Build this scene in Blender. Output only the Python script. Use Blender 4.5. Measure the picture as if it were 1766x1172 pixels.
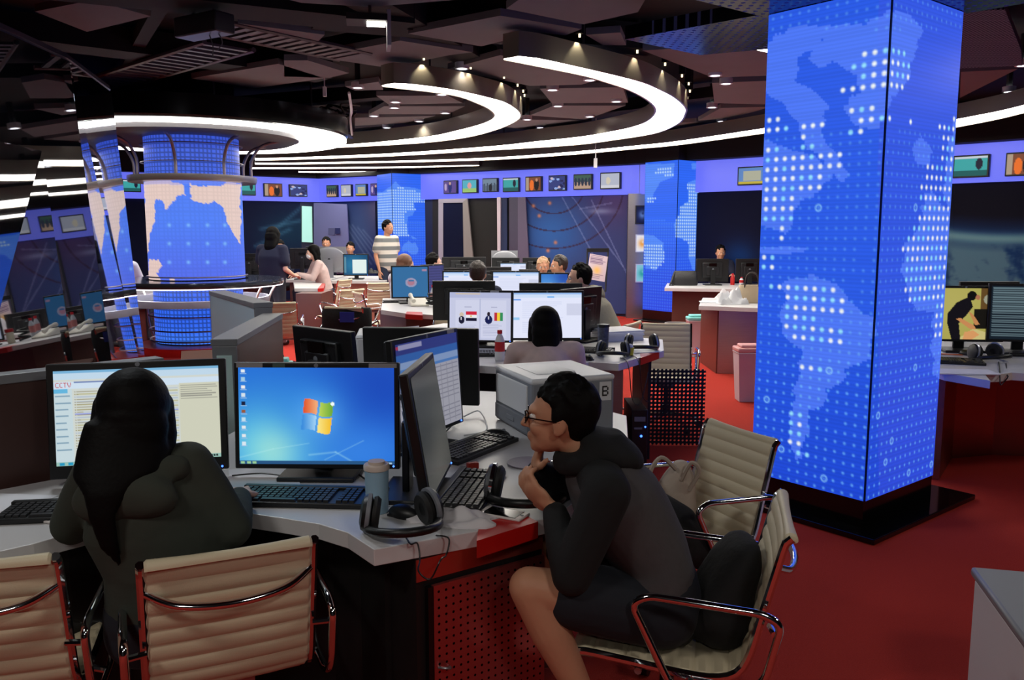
import bpy, bmesh, math, random
import numpy as np
from mathutils import Vector, Matrix
random.seed(7); RNG = np.random.default_rng(7)
for o in list(bpy.data.objects): bpy.data.objects.remove(o)
SC = bpy.context.scene; COL = SC.collection
PI = math.pi; R = math.radians
# ---------------------------------------------------------------- camera, world, exposure
EYE = 1.55; F = 1450.0; PITCH = R(7.39); CP, SP = math.cos(PITCH), math.sin(PITCH)
cd = bpy.data.cameras.new('camera'); cam = bpy.data.objects.new('camera', cd); COL.objects.link(cam)
cam.location = (0, 0, EYE); cam.rotation_euler = (R(90) - PITCH, 0, 0)
cd.sensor_width = 36; cd.lens = F / 1766 * 36; cd.clip_start = .05; cd.clip_end = 100
SC.camera = cam
W = bpy.data.worlds.new('world'); SC.world = W; W.use_nodes = True
W.node_tree.nodes['Background'].inputs[0].default_value = (.75, .8, 1, 1)
W.node_tree.nodes['Background'].inputs[1].default_value = .02
vs = SC.view_settings; vs.view_transform = 'Standard'; vs.look = 'None'; vs.gamma = 1; vs.exposure = 0.0; vs.use_curve_mapping = False
SC.cycles.use_denoising = True
SC.cycles.max_bounces = 7; SC.cycles.sample_clamp_indirect = 4.0
RING_L = 11.0       # radiance of the ceiling strips
DOWN_W = 12.0       # watt of each downlight

def lamp(name, kind, loc, power, color=(1, .95, .88), size=.1, spot=120, blend=.6, rot=(0, 0, 0)):
    d = bpy.data.lights.new(name, kind); d.energy = power; d.color = color
    if kind == 'SPOT': d.spot_size = R(spot); d.spot_blend = blend; d.shadow_soft_size = size
    elif kind == 'AREA': d.shape = 'DISK'; d.size = size
    else: d.shadow_soft_size = size
    o = bpy.data.objects.new(name, d); o.location = loc; o.rotation_euler = rot; COL.objects.link(o); return o
# unseen area lamps added overhead, behind and beside the camera, to brighten the foreground
for q in [(-1.6, .3, 2.9), (1.4, -.3, 2.9), (-.2, -2.2, 2.9), (3.9, 2.4, 2.9), (5.0, 6.0, 2.9)]:
    lamp('downlight_and_fill', 'AREA', q, 22, size=.5)

lamp('downlight_and_fill', 'AREA', (-1.9, 3.5, 2.95), 20, (.9, .96, 1), size=.4)  # unseen cool lamp added to light the dark partition faces

# ---------------------------------------------------------------- measuring helpers (photo frame 1766 x 1172)
def ray(px, py):
    a = (px - 883) / F; b = (586 - py) / F
    return Vector((a, CP + b * SP, b * CP - SP))
def G(px, py, z=0.0):            # where the sight line meets the height z
    d = ray(px, py); t = (z - EYE) / d.z
    return Vector((d.x * t, d.y * t, z))
def PY(px, py, Y):               # where the sight line meets the depth Y
    d = ray(px, py); t = Y / d.y
    return Vector((d.x * t, Y, EYE + d.z * t))
def PT(px, py, t):
    d = ray(px, py); return Vector((d.x * t, d.y * t, EYE + d.z * t))
def onwall(px, py, A, B):        # where the sight line meets the upright plane through A and B
    d = ray(px, py); nx, ny = -(B[1] - A[1]), B[0] - A[0]
    t = (A[0] * nx + A[1] * ny) / (d.x * nx + d.y * ny)
    return Vector((d.x * t, d.y * t, EYE + d.z * t))
def pix(x, y, z):                # numpy: world -> photo frame
    dz = z - EYE; dep = y * CP - dz * SP; up = y * SP + dz * CP
    return 883 + F * x / dep, 586 - F * up / dep

# ---------------------------------------------------------------- colour, materials
def lin(c):
    c = np.asarray(c, dtype=float) / 255.0
    return np.where(c <= .04045, c / 12.92, ((c + .055) / 1.055) ** 2.4)
def L4(c): return tuple(float(v) for v in lin(c)) + (1.0,)
MATS = {}
def mat(name, c=(128, 128, 128), rough=.5, metal=0.0, spec=.5, noise=0, nscale=40, bump=0, bscale=200, emit=None, es=1.0, coat=0, alpha=None, trans=0, aniso=False, sheen=0):
    if name in MATS: return MATS[name]
    m = bpy.data.materials.new(name); m.use_nodes = True; MATS[name] = m
    nt = m.node_tree; N = nt.nodes; L = nt.links; p = N['Principled BSDF']
    p.inputs['Base Color'].default_value = L4(c); p.inputs['Roughness'].default_value = rough
    p.inputs['Metallic'].default_value = metal; p.inputs['Specular IOR Level'].default_value = spec
    p.inputs['Coat Weight'].default_value = coat; p.inputs['Transmission Weight'].default_value = trans
    p.inputs['Sheen Weight'].default_value = sheen
    if alpha is not None: p.inputs['Alpha'].default_value = alpha
    if emit is not None:
        p.inputs['Emission Color'].default_value = L4(emit); p.inputs['Emission Strength'].default_value = es
    tc = N.new('ShaderNodeTexCoord')
    if noise:
        nz = N.new('ShaderNodeTexNoise'); nz.inputs['Scale'].default_value = nscale; nz.inputs['Detail'].default_value = 4
        if aniso:
            mp = N.new('ShaderNodeMapping'); mp.inputs['Scale'].default_value = (1, 1, 30); L.new(tc.outputs['Object'], mp.inputs[0]); L.new(mp.outputs[0], nz.inputs['Vector'])
        else: L.new(tc.outputs['Object'], nz.inputs['Vector'])
        mr = N.new('ShaderNodeMapRange'); mr.inputs['To Min'].default_value = 1 - noise; mr.inputs['To Max'].default_value = 1 + noise
        L.new(nz.outputs['Fac'], mr.inputs['Value'])
        mx = N.new('ShaderNodeVectorMath'); mx.operation = 'SCALE'; mx.inputs[0].default_value = L4(c)[:3]
        L.new(mr.outputs[0], mx.inputs['Scale']); L.new(mx.outputs[0], p.inputs['Base Color'])
    if bump:
        nb = N.new('ShaderNodeTexNoise'); nb.inputs['Scale'].default_value = bscale; nb.inputs['Detail'].default_value = 3
        L.new(tc.outputs['Object'], nb.inputs['Vector'])
        bp = N.new('ShaderNodeBump'); bp.inputs['Strength'].default_value = bump; bp.inputs['Distance'].default_value = .01
        L.new(nb.outputs['Fac'], bp.inputs['Height']); L.new(bp.outputs[0], p.inputs['Normal'])
    return m
def attr_mat(name, es=1.0, base=False, rough=.35):
    if name in MATS: return MATS[name]
    m = bpy.data.materials.new(name); m.use_nodes = True; MATS[name] = m
    N = m.node_tree.nodes; L = m.node_tree.links; p = N['Principled BSDF']
    at = N.new('ShaderNodeAttribute'); at.attribute_name = 'Col'
    p.inputs['Roughness'].default_value = rough; p.inputs['Specular IOR Level'].default_value = .15
    if base: L.new(at.outputs['Color'], p.inputs['Base Color'])
    else:
        p.inputs['Base Color'].default_value = (.004, .004, .004, 1)
        L.new(at.outputs['Color'], p.inputs['Emission Color']); p.inputs['Emission Strength'].default_value = es
    return m
def holes_mat(name, c, rough, metal, pitch, rad, see_through, axes='XZ', hole=(3, 3, 3)):
    """sheet metal with a square grid of round holes in object space"""
    if name in MATS: return MATS[name]
    m = bpy.data.materials.new(name); m.use_nodes = True; MATS[name] = m
    N = m.node_tree.nodes; L = m.node_tree.links; p = N['Principled BSDF']
    p.inputs['Base Color'].default_value = L4(c); p.inputs['Roughness'].default_value = rough; p.inputs['Metallic'].default_value = metal
    tc = N.new('ShaderNodeTexCoord'); sx = N.new('ShaderNodeSeparateXYZ'); L.new(tc.outputs['Object'], sx.inputs[0])
    sq = []
    for ax in axes:
        a = N.new('ShaderNodeMath'); a.operation = 'DIVIDE'; a.inputs[1].default_value = pitch; L.new(sx.outputs[ax], a.inputs[0])
        f = N.new('ShaderNodeMath'); f.operation = 'FLOORED_MODULO'; f.inputs[1].default_value = 1; L.new(a.outputs[0], f.inputs[0])
        s = N.new('ShaderNodeMath'); s.operation = 'SUBTRACT'; s.inputs[1].default_value = .5; L.new(f.outputs[0], s.inputs[0])
        q = N.new('ShaderNodeMath'); q.operation = 'MULTIPLY'; L.new(s.outputs[0], q.inputs[0]); L.new(s.outputs[0], q.inputs[1]); sq.append(q)
    ad = N.new('ShaderNodeMath'); ad.operation = 'ADD'; L.new(sq[0].outputs[0], ad.inputs[0]); L.new(sq[1].outputs[0], ad.inputs[1])
    lt = N.new('ShaderNodeMath'); lt.operation = 'LESS_THAN'; lt.inputs[1].default_value = (rad / pitch) ** 2; L.new(ad.outputs[0], lt.inputs[0])
    mx = N.new('ShaderNodeMixShader'); L.new(lt.outputs[0], mx.inputs[0]); L.new(p.outputs[0], mx.inputs[1])
    if see_through: h = N.new('ShaderNodeBsdfTransparent')
    else: h = N.new('ShaderNodeBsdfDiffuse'); h.inputs[0].default_value = L4(hole)
    L.new(h.outputs[0], mx.inputs[2]); L.new(mx.outputs[0], N['Material Output'].inputs[0])
    return m

# ---------------------------------------------------------------- objects
def tag(o, label=None, cat=None, group=None, kind=None):
    if label: o['label'] = label
    if cat: o['category'] = cat
    if group: o['group'] = group
    if kind: o['kind'] = kind
    return o
def thing(name, label, cat, loc=(0, 0, 0), rz=0, group=None):
    o = bpy.data.objects.new(name, None); o.empty_display_size = .1; COL.objects.link(o)
    o.location = loc; o.rotation_euler = (0, 0, rz); return tag(o, label, cat, group)
def copy_tree(o, parent=None):
    c = o.copy(); COL.objects.link(c); c.parent = parent
    for ch in [x for x in COL.objects if x.parent == o]: copy_tree(ch, c)
    return c
def place(src, first, loc, rz, label, group=None):
    o = src if first else copy_tree(src)
    o.location = loc; o.rotation_euler = (0, 0, rz); o['label'] = label
    if group: o['group'] = group
    return o
class MB:
    def __init__(s): s.v = []; s.f = []; s.m = []
    def add(s, vs, fs, mi=0):
        n = len(s.v); s.v += [tuple(v) for v in vs]; s.f += [tuple(i + n for i in f) for f in fs]; s.m += [mi] * len(fs); return s
    def box(s, c, d, rot=None, mi=0, taper=1.0):
        hx, hy, hz = d[0] / 2, d[1] / 2, d[2] / 2; vs = []
        for z in (-1, 1):
            k = taper if z > 0 else 1
            for x, y in ((-1, -1), (1, -1), (1, 1), (-1, 1)): vs.append(Vector((x * hx * k, y * hy * k, z * hz)))
        if rot is not None:
            M = rot if isinstance(rot, Matrix) else Matrix.Rotation(rot, 3, 'Z')
            vs = [M @ v for v in vs]
        vs = [v + Vector(c) for v in vs]
        return s.add(vs, [(0, 3, 2, 1), (4, 5, 6, 7), (0, 1, 5, 4), (1, 2, 6, 5), (2, 3, 7, 6), (3, 0, 4, 7)], mi)
    def prism(s, poly, z0, z1, mi=0):
        a = sum(poly[i][0] * poly[(i + 1) % len(poly)][1] - poly[(i + 1) % len(poly)][0] * poly[i][1] for i in range(len(poly)))
        if a < 0: poly = poly[::-1]
        n = len(poly); vs = [(p[0], p[1], z0) for p in poly] + [(p[0], p[1], z1) for p in poly]
        return s.add(vs, [tuple(range(n))[::-1], tuple(range(n, 2 * n))] + [(i, (i + 1) % n, n + (i + 1) % n, n + i) for i in range(n)], mi)
    def rings(s, rings, mi=0, cap=True, close=False):
        n = len(rings[0]); vs = [p for r in rings for p in r]; fs = []; m = len(rings)
        for j in range(m if close else m - 1):
            k = (j + 1) % m
            for i in range(n): fs.append((j * n + i, j * n + (i + 1) % n, k * n + (i + 1) % n, k * n + i))
        if cap and not close: fs += [tuple(range(n))[::-1], tuple(range((m - 1) * n, m * n))]
        return s.add(vs, fs, mi)
    def tube(s, path, r, seg=10, mi=0, close=False, flat=None):
        P = [Vector(p) for p in path]; n = len(P); rs = r if isinstance(r, (list, tuple)) else [r] * n
        T = []
        for i in range(n):
            a = P[(i - 1) % n] if (close or i > 0) else P[i]; b = P[(i + 1) % n] if (close or i < n - 1) else P[i]
            T.append((b - a).normalized())
        u = T[0].orthogonal().normalized() if flat is None else Vector(flat)
        out = []
        for i in range(n):
            u = (u - T[i] * u.dot(T[i])); u = u.normalized() if u.length > 1e-6 else T[i].orthogonal().normalized()
            w = T[i].cross(u)
            out.append([P[i] + (u * math.cos(2 * PI * k / seg) + w * math.sin(2 * PI * k / seg)) * rs[i] for k in range(seg)])
        return s.rings(out, mi, close=close)
    def lathe(s, prof, c=(0, 0, 0), seg=24, mi=0, axis=None):
        M = Matrix.Identity(3) if axis is None else Vector((0, 0, 1)).rotation_difference(Vector(axis)).to_matrix()
        rg = [[M @ Vector((max(r, 1e-4) * math.cos(2 * PI * k / seg), max(r, 1e-4) * math.sin(2 * PI * k / seg), z)) + Vector(c) for k in range(seg)] for r, z in prof]
        return s.rings(rg, mi)
    def cyl(s, a, b, r, seg=16, mi=0): return s.tube([a, b], r, seg, mi)
    def ball(s, c, rad, seg=20, nr=12, mi=0, rot=None):
        rad = (rad,) * 3 if isinstance(rad, (int, float)) else rad; rg = []
        for j in range(nr + 1):
            th = PI * j / nr; q = []
            for k in range(seg):
                v = Vector((rad[0] * max(math.sin(th), 1e-3) * math.cos(2 * PI * k / seg), rad[1] * max(math.sin(th), 1e-3) * math.sin(2 * PI * k / seg), -rad[2] * math.cos(th)))
                if rot is not None: v = rot @ v
                q.append(v + Vector(c))
            rg.append(q)
        return s.rings(rg, mi)
    def cap(s, a, ra, b, rb, seg=16, flat=1.0, up=None):
        """tapered limb with round ends; flat squashes it along `up`"""
        a, b = Vector(a), Vector(b); T = (b - a).normalized()
        w = Vector(up) if up is not None else T.orthogonal(); w = (w - T * w.dot(T)).normalized(); u = T.cross(w); rg = []
        for th in np.linspace(-PI / 2, 0, 5): rg.append((a + T * (ra * math.sin(th)), ra * max(math.cos(th), .02)))
        for th in np.linspace(0, PI / 2, 5): rg.append((b + T * (rb * math.sin(th)), rb * max(math.cos(th), .02)))
        return s.rings([[c + (u * math.cos(2 * PI * k / seg) + w * (math.sin(2 * PI * k / seg) * flat)) * r for k in range(seg)] for c, r in rg])
    def limb(s, pts, seg=16, flat=1.0, up=None):
        for (a, ra), (b, rb) in zip(pts, pts[1:]): s.cap(a, ra, b, rb, seg, flat, up)
        return s
    def loft(s, secs, side, fwd, seg=24, pw=1.0):
        """closed body from (centre, half width, half depth) sections"""
        side = Vector(side).normalized(); rg = []
        for sec in secs:
            c, a, b = sec[:3]; f = Vector(sec[3]) if len(sec) > 3 else Vector(fwd); f = f.normalized()
            rg.append([Vector(c) + side * a * math.copysign(abs(math.cos(t)) ** pw, math.cos(t)) + f * b * math.copysign(abs(math.sin(t)) ** pw, math.sin(t)) for t in [2 * PI * k / seg for k in range(seg)]])
        return s.rings(rg)
    def build(s, name, m, parent=None, smooth=True, bev=0, loc=None, rot=None, kind=None, rem=0, smo=0, fix=True):
        me = bpy.data.meshes.new(name); me.from_pydata(s.v, [], s.f)
        ms = m if isinstance(m, (list, tuple)) else [m]
        for q in ms: me.materials.append(q)
        if len(ms) > 1: me.polygons.foreach_set('material_index', s.m)
        if fix:
            bm = bmesh.new(); bm.from_mesh(me); bmesh.ops.recalc_face_normals(bm, faces=bm.faces); bm.to_mesh(me); bm.free()
        o = bpy.data.objects.new(name, me); COL.objects.link(o)
        if parent is not None: o.parent = parent
        if loc is not None: o.location = loc
        if rot is not None: o.rotation_euler = rot
        if kind: o['kind'] = kind
        if bev:
            b = o.modifiers.new('bevel', 'BEVEL'); b.width = bev; b.segments = 2; b.limit_method = 'ANGLE'; b.angle_limit = R(40)
        if rem:
            r = o.modifiers.new('remesh', 'REMESH'); r.mode = 'VOXEL'; r.voxel_size = rem; r.use_smooth_shade = True
            if smo: q = o.modifiers.new('smooth', 'SMOOTH'); q.iterations = smo; q.factor = .5
        elif smooth:
            try: me.shade_auto_smooth(angle=R(40))
            except Exception:
                me.polygons.foreach_set('use_smooth', [True] * len(me.polygons))
                try: me.set_sharp_from_angle(angle=R(40))
                except Exception: pass
        return o
def arc(c, r, a0, a1, n, z=0): return [(c[0] + r * math.cos(R(a0 + (a1 - a0) * i / (n - 1))), c[1] + r * math.sin(R(a0 + (a1 - a0) * i / (n - 1))), z) for i in range(n)]
def spline(pts, n=8, close=False):
    P = [Vector(p) for p in pts]; m = len(P); out = []
    for i in range(m if close else m - 1):
        p0 = P[(i - 1) % m] if (close or i > 0) else P[i]; p1 = P[i]; p2 = P[(i + 1) % m]; p3 = P[(i + 2) % m] if (close or i + 2 < m) else P[(i + 1) % m]
        for k in range(n):
            t = k / n; out.append(.5 * ((2 * p1) + (p2 - p0) * t + (2 * p0 - 5 * p1 + 4 * p2 - p3) * t * t + (3 * p1 - p0 - 3 * p2 + p3) * t ** 3))
    if not close: out.append(P[-1])
    return out
# ---------------------------------------------------------------- pictures shown by screens, held as vertex colours
FONT = {'B': '11110100011000111110100011000111110', '8': '01110100011000101110100011000101110', '0': '01110100011001110101110011000101110', '6': '01110100001000011110100011000101110',
        'C': '01111100001000010000100001000001111', 'T': '11111001000010000100001000010000100', 'V': '10001100011000110001010100101000100', 'N': '10001110011010110011100011000110001', 'W': '10001100011000110101101011010101010'}
def inpoly(X, Y, poly):
    ins = np.zeros(X.shape, bool); n = len(poly)
    for i in range(n):
        x0, y0 = poly[i]; x1, y1 = poly[(i + 1) % n]
        if y0 == y1: continue
        c = ((y0 > Y) != (y1 > Y)) & (X < (x1 - x0) * (Y - y0) / (y1 - y0) + x0); ins ^= c
    return ins
class Pic:
    def __init__(s, w, h, bg=(0, 0, 0)):
        s.w, s.h = w, h; s.a = np.zeros((h, w, 3)) + np.array(bg, float); s.Y, s.X = np.mgrid[0:h, 0:w]; s.X = (s.X + .5) / w; s.Y = (s.Y + .5) / h
    def rect(s, x0, y0, x1, y1, c): s.a[(s.X >= x0) & (s.X < x1) & (s.Y >= y0) & (s.Y < y1)] = c; return s
    def ell(s, cx, cy, rx, ry, c): s.a[((s.X - cx) / rx) ** 2 + ((s.Y - cy) / ry) ** 2 < 1] = c; return s
    def poly(s, p, c): s.a[inpoly(s.X, s.Y, p)] = c; return s
    def glow(s, cx, cy, rx, ry, c, k=1.0):
        g = k * np.exp(-(((s.X - cx) / rx) ** 2 + ((s.Y - cy) / ry) ** 2))[..., None]; s.a = s.a * (1 - g) + np.array(c, float) * g; return s
    def lines(s, x0, y0, x1, y1, n, c, fill=.5, jag=.3):
        for i in range(n):
            y = y0 + (y1 - y0) * i / n; s.rect(x0, y, x1 - (x1 - x0) * jag * random.random(), y + (y1 - y0) / n * fill, c)
        return s
    def text(s, t, x, y, w, h, c):
        for k, ch in enumerate(t):
            for i, bit in enumerate(FONT.get(ch, '0' * 35)):
                if bit == '1': s.rect(x + w * (k * 6 + i % 5) / 6, y + h * (i // 5) / 7, x + w * (k * 6 + i % 5 + 1) / 6, y + h * (i // 5 + 1) / 7, c)
        return s
def grid(name, P, cols, m, parent=None, loc=None, rot=None):
    """P: (h, w, 3) vertex positions, cols: (h, w, 3) sRGB 0-255"""
    h, w = P.shape[:2]; me = bpy.data.meshes.new(name)
    idx = np.arange(h * w).reshape(h, w)
    f = np.stack([idx[:-1, :-1], idx[1:, :-1], idx[1:, 1:], idx[:-1, 1:]], -1).reshape(-1, 4)
    me.from_pydata(P.reshape(-1, 3).tolist(), [], f.tolist())
    at = me.color_attributes.new('Col', 'FLOAT_COLOR', 'POINT')
    c = np.ones((h * w, 4), np.float32); c[:, :3] = lin(np.clip(cols.reshape(-1, 3), 0, 255)); at.data.foreach_set('color', c.ravel())
    me.materials.append(m); o = bpy.data.objects.new(name, me); COL.objects.link(o)
    if parent is not None: o.parent = parent
    if loc is not None: o.location = loc
    if rot is not None: o.rotation_euler = rot
    return o
def picmesh(name, pic, wid, hei, m, parent=None, loc=(0, 0, 0), rot=(0, 0, 0)):
    """upright picture facing -Y"""
    x = np.linspace(-wid / 2, wid / 2, pic.w); z = np.linspace(hei / 2, -hei / 2, pic.h); X, Z = np.meshgrid(x, z)
    return grid(name, np.stack([X, 0 * X, Z], -1), pic.a, m, parent, loc, rot)
SCREEN = attr_mat('screen_light', 1.0); LED = attr_mat('led_light', 1.0); PRINT = attr_mat('printed', base=True, rough=.75)

M_white = mat('desk_white', (205, 203, 204), .35, noise=.03, nscale=8)
M_edge = mat('desk_edge', (175, 165, 165), .5)
M_red = mat('red_panel', (190, 22, 18), .35)
M_steel = mat('brushed_steel', (165, 158, 155), .32, .9, noise=.12, nscale=6, aniso=True)
M_alu = mat('aluminium', (170, 172, 178), .35, .85)
M_chrome = mat('chrome', (225, 228, 232), .08, 1.0)
M_blackpl = mat('black_plastic', (16, 16, 18), .42)
M_gloss = mat('gloss_black', (8, 8, 9), .12)
M_dark = mat('dark_panel', (14, 12, 13), .55)
M_grey = mat('grey_plastic', (120, 124, 132), .5)
M_white2 = mat('white_plastic', (215, 216, 220), .45)
M_cream = mat('cream_leather', (208, 194, 164), .5, bump=.08, bscale=300)
M_wood = mat('brown_laminate', (92, 52, 44), .38, noise=.15, nscale=5)
M_carpet = mat('red_carpet', (176, 54, 44), .95, spec=.1, noise=.22, nscale=180, bump=.5, bscale=350)
M_paper = mat('paper', (226, 226, 232), .7)
M_ceil = mat('ceiling_slab', (122, 120, 124), .85, noise=.08, nscale=3)
M_black = mat('black_void', (9, 9, 10), .8)
M_strip = mat('strip_light', (255, 255, 255), emit=(255, 250, 238), es=RING_L)
M_disc = mat('downlight_glow', (255, 255, 255), emit=(250, 252, 255), es=14)
M_frost = mat('frosted_glass', (190, 222, 220), .35, spec=.6)
M_led = mat('blue_led', (10, 20, 80), emit=(60, 110, 255), es=4)
# ================================================================ floor, walls, ceiling
CEIL = 3.25
f = MB(); f.box((0, 6.5, -.05), (26, 30, .1)); tag(f.build('floor', M_carpet), kind='structure')
c = MB(); c.box((0, 6.5, CEIL + .05), (26, 30, .1)); ceiling = tag(c.build('ceiling', M_black), kind='structure')
WA, WB, WC, WD, WE = (-7.9, 16.8), (-4.3, 19.1), (2.17, 15.2), (6.1, 11.6), (9.2, 8.4)
W0 = (-11, 13.2)
M_wall = mat('wall_navy', (16, 24, 52), .5, noise=.1, nscale=2)
def seg_wall(name, A, B, z0, z1, m, th=.1, off=0.0, kind='structure', parent=None):
    A, B = Vector((*A, 0)), Vector((*B, 0)); d = (B - A).normalized(); n = Vector((d.y, -d.x, 0))      # n towards the room
    a = A + n * off; b = B + n * off
    o = MB().prism([(a.x, a.y), (b.x, b.y), (b.x - n.x * th, b.y - n.y * th), (a.x - n.x * th, a.y - n.y * th)], z0, z1).build(name, m, parent, smooth=False)
    if kind: o['kind'] = kind
    return o
seg_wall('wall_left', W0, WA, 0, CEIL, M_wall)
seg_wall('wall_back_left', WA, WB, 0, CEIL, M_wall)
seg_wall('wall_back', WB, WC, 0, CEIL, M_wall)
seg_wall('wall_right', WC, WD, 0, CEIL, M_wall)
seg_wall('wall_far_right', WD, WE, 0, CEIL, M_wall)
seg_wall('wall_side_right', WE, (9.2, -4), 0, CEIL, M_dark)
seg_wall('wall_side_left', (-11, -4), W0, 0, CEIL, M_dark)
seg_wall('wall_rear', (9.2, -4), (-11, -4), 0, CEIL, M_dark)
M_band = mat('blue_lightbox', (30, 40, 120), .3, emit=(104, 112, 242), es=.95)
for i, (A, B) in enumerate(((W0, WA), (WA, WB), (WB, WC), (WC, WD), (WD, WE))):
    seg_wall('trim_%d' % (i + 1), A, B, 2.19, 2.70, M_band, th=.07, off=.08)
    seg_wall('trim_%d' % (i + 6), A, B, 2.705, 3.2, M_black, th=.3, off=.31)

def wallpic(name, A, B, pa, pb, z0, z1, nx, nz, fn, m, off=.03, parent=None, by_px=True):
    """picture on the upright plane A-B between two sight columns (or wall fractions)"""
    A3, B3 = Vector((*A, 0)), Vector((*B, 0)); d = (B3 - A3).normalized(); n = Vector((d.y, -d.x, 0)); Ln = (B3 - A3).length
    if by_px: sa = (onwall(pa, 420, A, B) - A3).to_2d().dot(d.to_2d()); sb = (onwall(pb, 420, A, B) - A3).to_2d().dot(d.to_2d())
    else: sa, sb = pa * Ln, pb * Ln
    s = np.linspace(sa, sb, nx); z = np.linspace(z1, z0, nz); S, Z = np.meshgrid(s, z)
    X = A3.x + d.x * S + n.x * off; Y = A3.y + d.y * S + n.y * off
    px, py = pix(X, Y, Z)
    return grid(name, np.stack([X, Y, Z], -1), fn(px, py, (S - sa) / (sb - sa), (Z - z0) / (z1 - z0)), m, parent)
def base(px, c): return np.zeros(px.shape + (3,)) + np.array(c, float)
def blend(a, c, k): k = np.clip(k, 0, 1)[..., None]; return a * (1 - k) + np.array(c, float) * k
def gs(x, y, cx, cy, rx, ry): return np.exp(-((x - cx) / rx) ** 2 - ((y - cy) / ry) ** 2)
def seg_d(x, y, x0, y0, x1, y1):
    t = np.clip(((x - x0) * (x1 - x0) + (y - y0) * (y1 - y0)) / ((x1 - x0) ** 2 + (y1 - y0) ** 2), 0, 1); return np.hypot(x - x0 - t * (x1 - x0), y - y0 - t * (y1 - y0))
def smooth_noise(px, py, s, seed=0):
    r = np.random.default_rng(seed); a = np.zeros(px.shape)
    for k in range(7):
        an = r.random() * 6.28; fr = (k + 1) / s; a += np.sin(px * fr * math.cos(an) + py * fr * math.sin(an) + r.random() * 6) / (k + 1)
    return a
def mural_orbit(px, py, u, v):
    c = blend(base(px, (52, 62, 110)), (50, 100, 170), gs(px, py, 950, 400, 60, 60) * .9); c = blend(c, (84, 66, 112), gs(px, py, 1060, 330, 45, 60) * .9)
    for r in (48, 78, 108): c = blend(c, (58, 40, 66), (np.abs(np.hypot((px - 955) * .9, (py - 320)) - r) < 1.3) * .8)
    for x0, y0 in ((948, 350), (958, 418), (930, 372), (985, 300), (945, 432), (920, 355)): c = blend(c, (205, 130, 96), gs(px, py, x0, y0, 3, 3))
    for q in ((948, 300, 1040, 470), (1020, 345, 1080, 470), (980, 330, 1075, 460), (1000, 360, 1055, 350)): c = blend(c, (150, 160, 210), (seg_d(px, py, *q) < 1.2) * .35)
    return blend(c, (150, 160, 200), gs(px, py, 1035, 364, 22, 5) * .6)
def mural_dark(px, py, u, v):
    c = blend(base(px, (12, 20, 52)), (16, 46, 70), gs(px, py, 500, 400, 60, 40))
    for q in ((450, 395, 520, 380), (440, 425, 500, 395), (470, 400, 540, 340), (640, 420, 600, 385)): c = blend(c, (80, 140, 170), np.exp(-(seg_d(px, py, *q) / 3) ** 2) * .4)
    return c
def mural_corner(px, py, u, v):
    c = blend(base(px, (28, 40, 86)), (60, 84, 130), gs(px, py, 620, 400, 30, 60) * .8); c = blend(c, (92, 84, 110), gs(px, py, 650, 340, 20, 60) * .8)
    for k in range(5): c = blend(c, (150, 170, 200), np.exp(-(seg_d(px, py, 590 + 9 * k, 380 + 4 * k, 640 + 9 * k, 455) / 1.4) ** 2) * .3)
    return c
def mural_earth(px, py, u, v):
    c = base(px, (8, 8, 26)); h = 408 - (px - 1645) * .02 - ((px - 1760) / 60) ** 2 * 2
    c = blend(c, (24, 70, 130), np.clip((py - h + 34) / 36, 0, 1) * .7); c = blend(c, (120, 168, 172), np.exp(-((py - h - 6) / 9) ** 2) * .8)
    c = blend(c, (96, 132, 142), np.clip((py - h) / 30, 0, 1) * .75); n = smooth_noise(px, py, 22, 4) + smooth_noise(px, py * 2.2, 9, 6) * .5
    return blend(c, (18, 50, 96), (np.clip(n * .6, 0, 1)) * np.clip((py - h - 12) / 12, 0, 1))
def mural_night(px, py, u, v): return blend(base(px, (6, 9, 40)), (14, 50, 104), gs(px, py, 1275, 445, 30, 30))
# murals on the walls under the lightbox
tag(wallpic('wall_mural', WA, WB, 205, 519, .05, 2.18, 70, 50, mural_dark, PRINT), 'dark blue wall mural with faint light streaks behind the round lit column', 'mural')
tag(wallpic('wall_mural', WB, WC, 560, 650, .05, 2.18, 50, 60, mural_corner, PRINT), 'dusky blue mural wall behind the standing man in a striped shirt', 'mural')
tag(wallpic('wall_mural', WB, WC, 906, 1082, .05, 2.18, 150, 120, mural_orbit, PRINT), 'blue and purple mural with circular orbit lines and orange dots', 'mural')
tag(wallpic('wall_mural', WC, WD, 1200, 1360, .05, 2.18, 40, 40, mural_night, PRINT), 'nearly black blue mural between the two right-hand map pillars', 'mural')
tag(wallpic('wall_mural', WC, WD, 1600, 1643, .05, 2.18, 40, 60, mural_earth, PRINT), 'narrow strip of dark mural beside the big pillar edge', 'mural')
tag(wallpic('wall_mural', WD, WE, 1625, 1960, .05, 2.18, 170, 120, mural_earth, PRINT), 'mural of the earth seen from space with a glowing horizon and clouds', 'mural')
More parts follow.
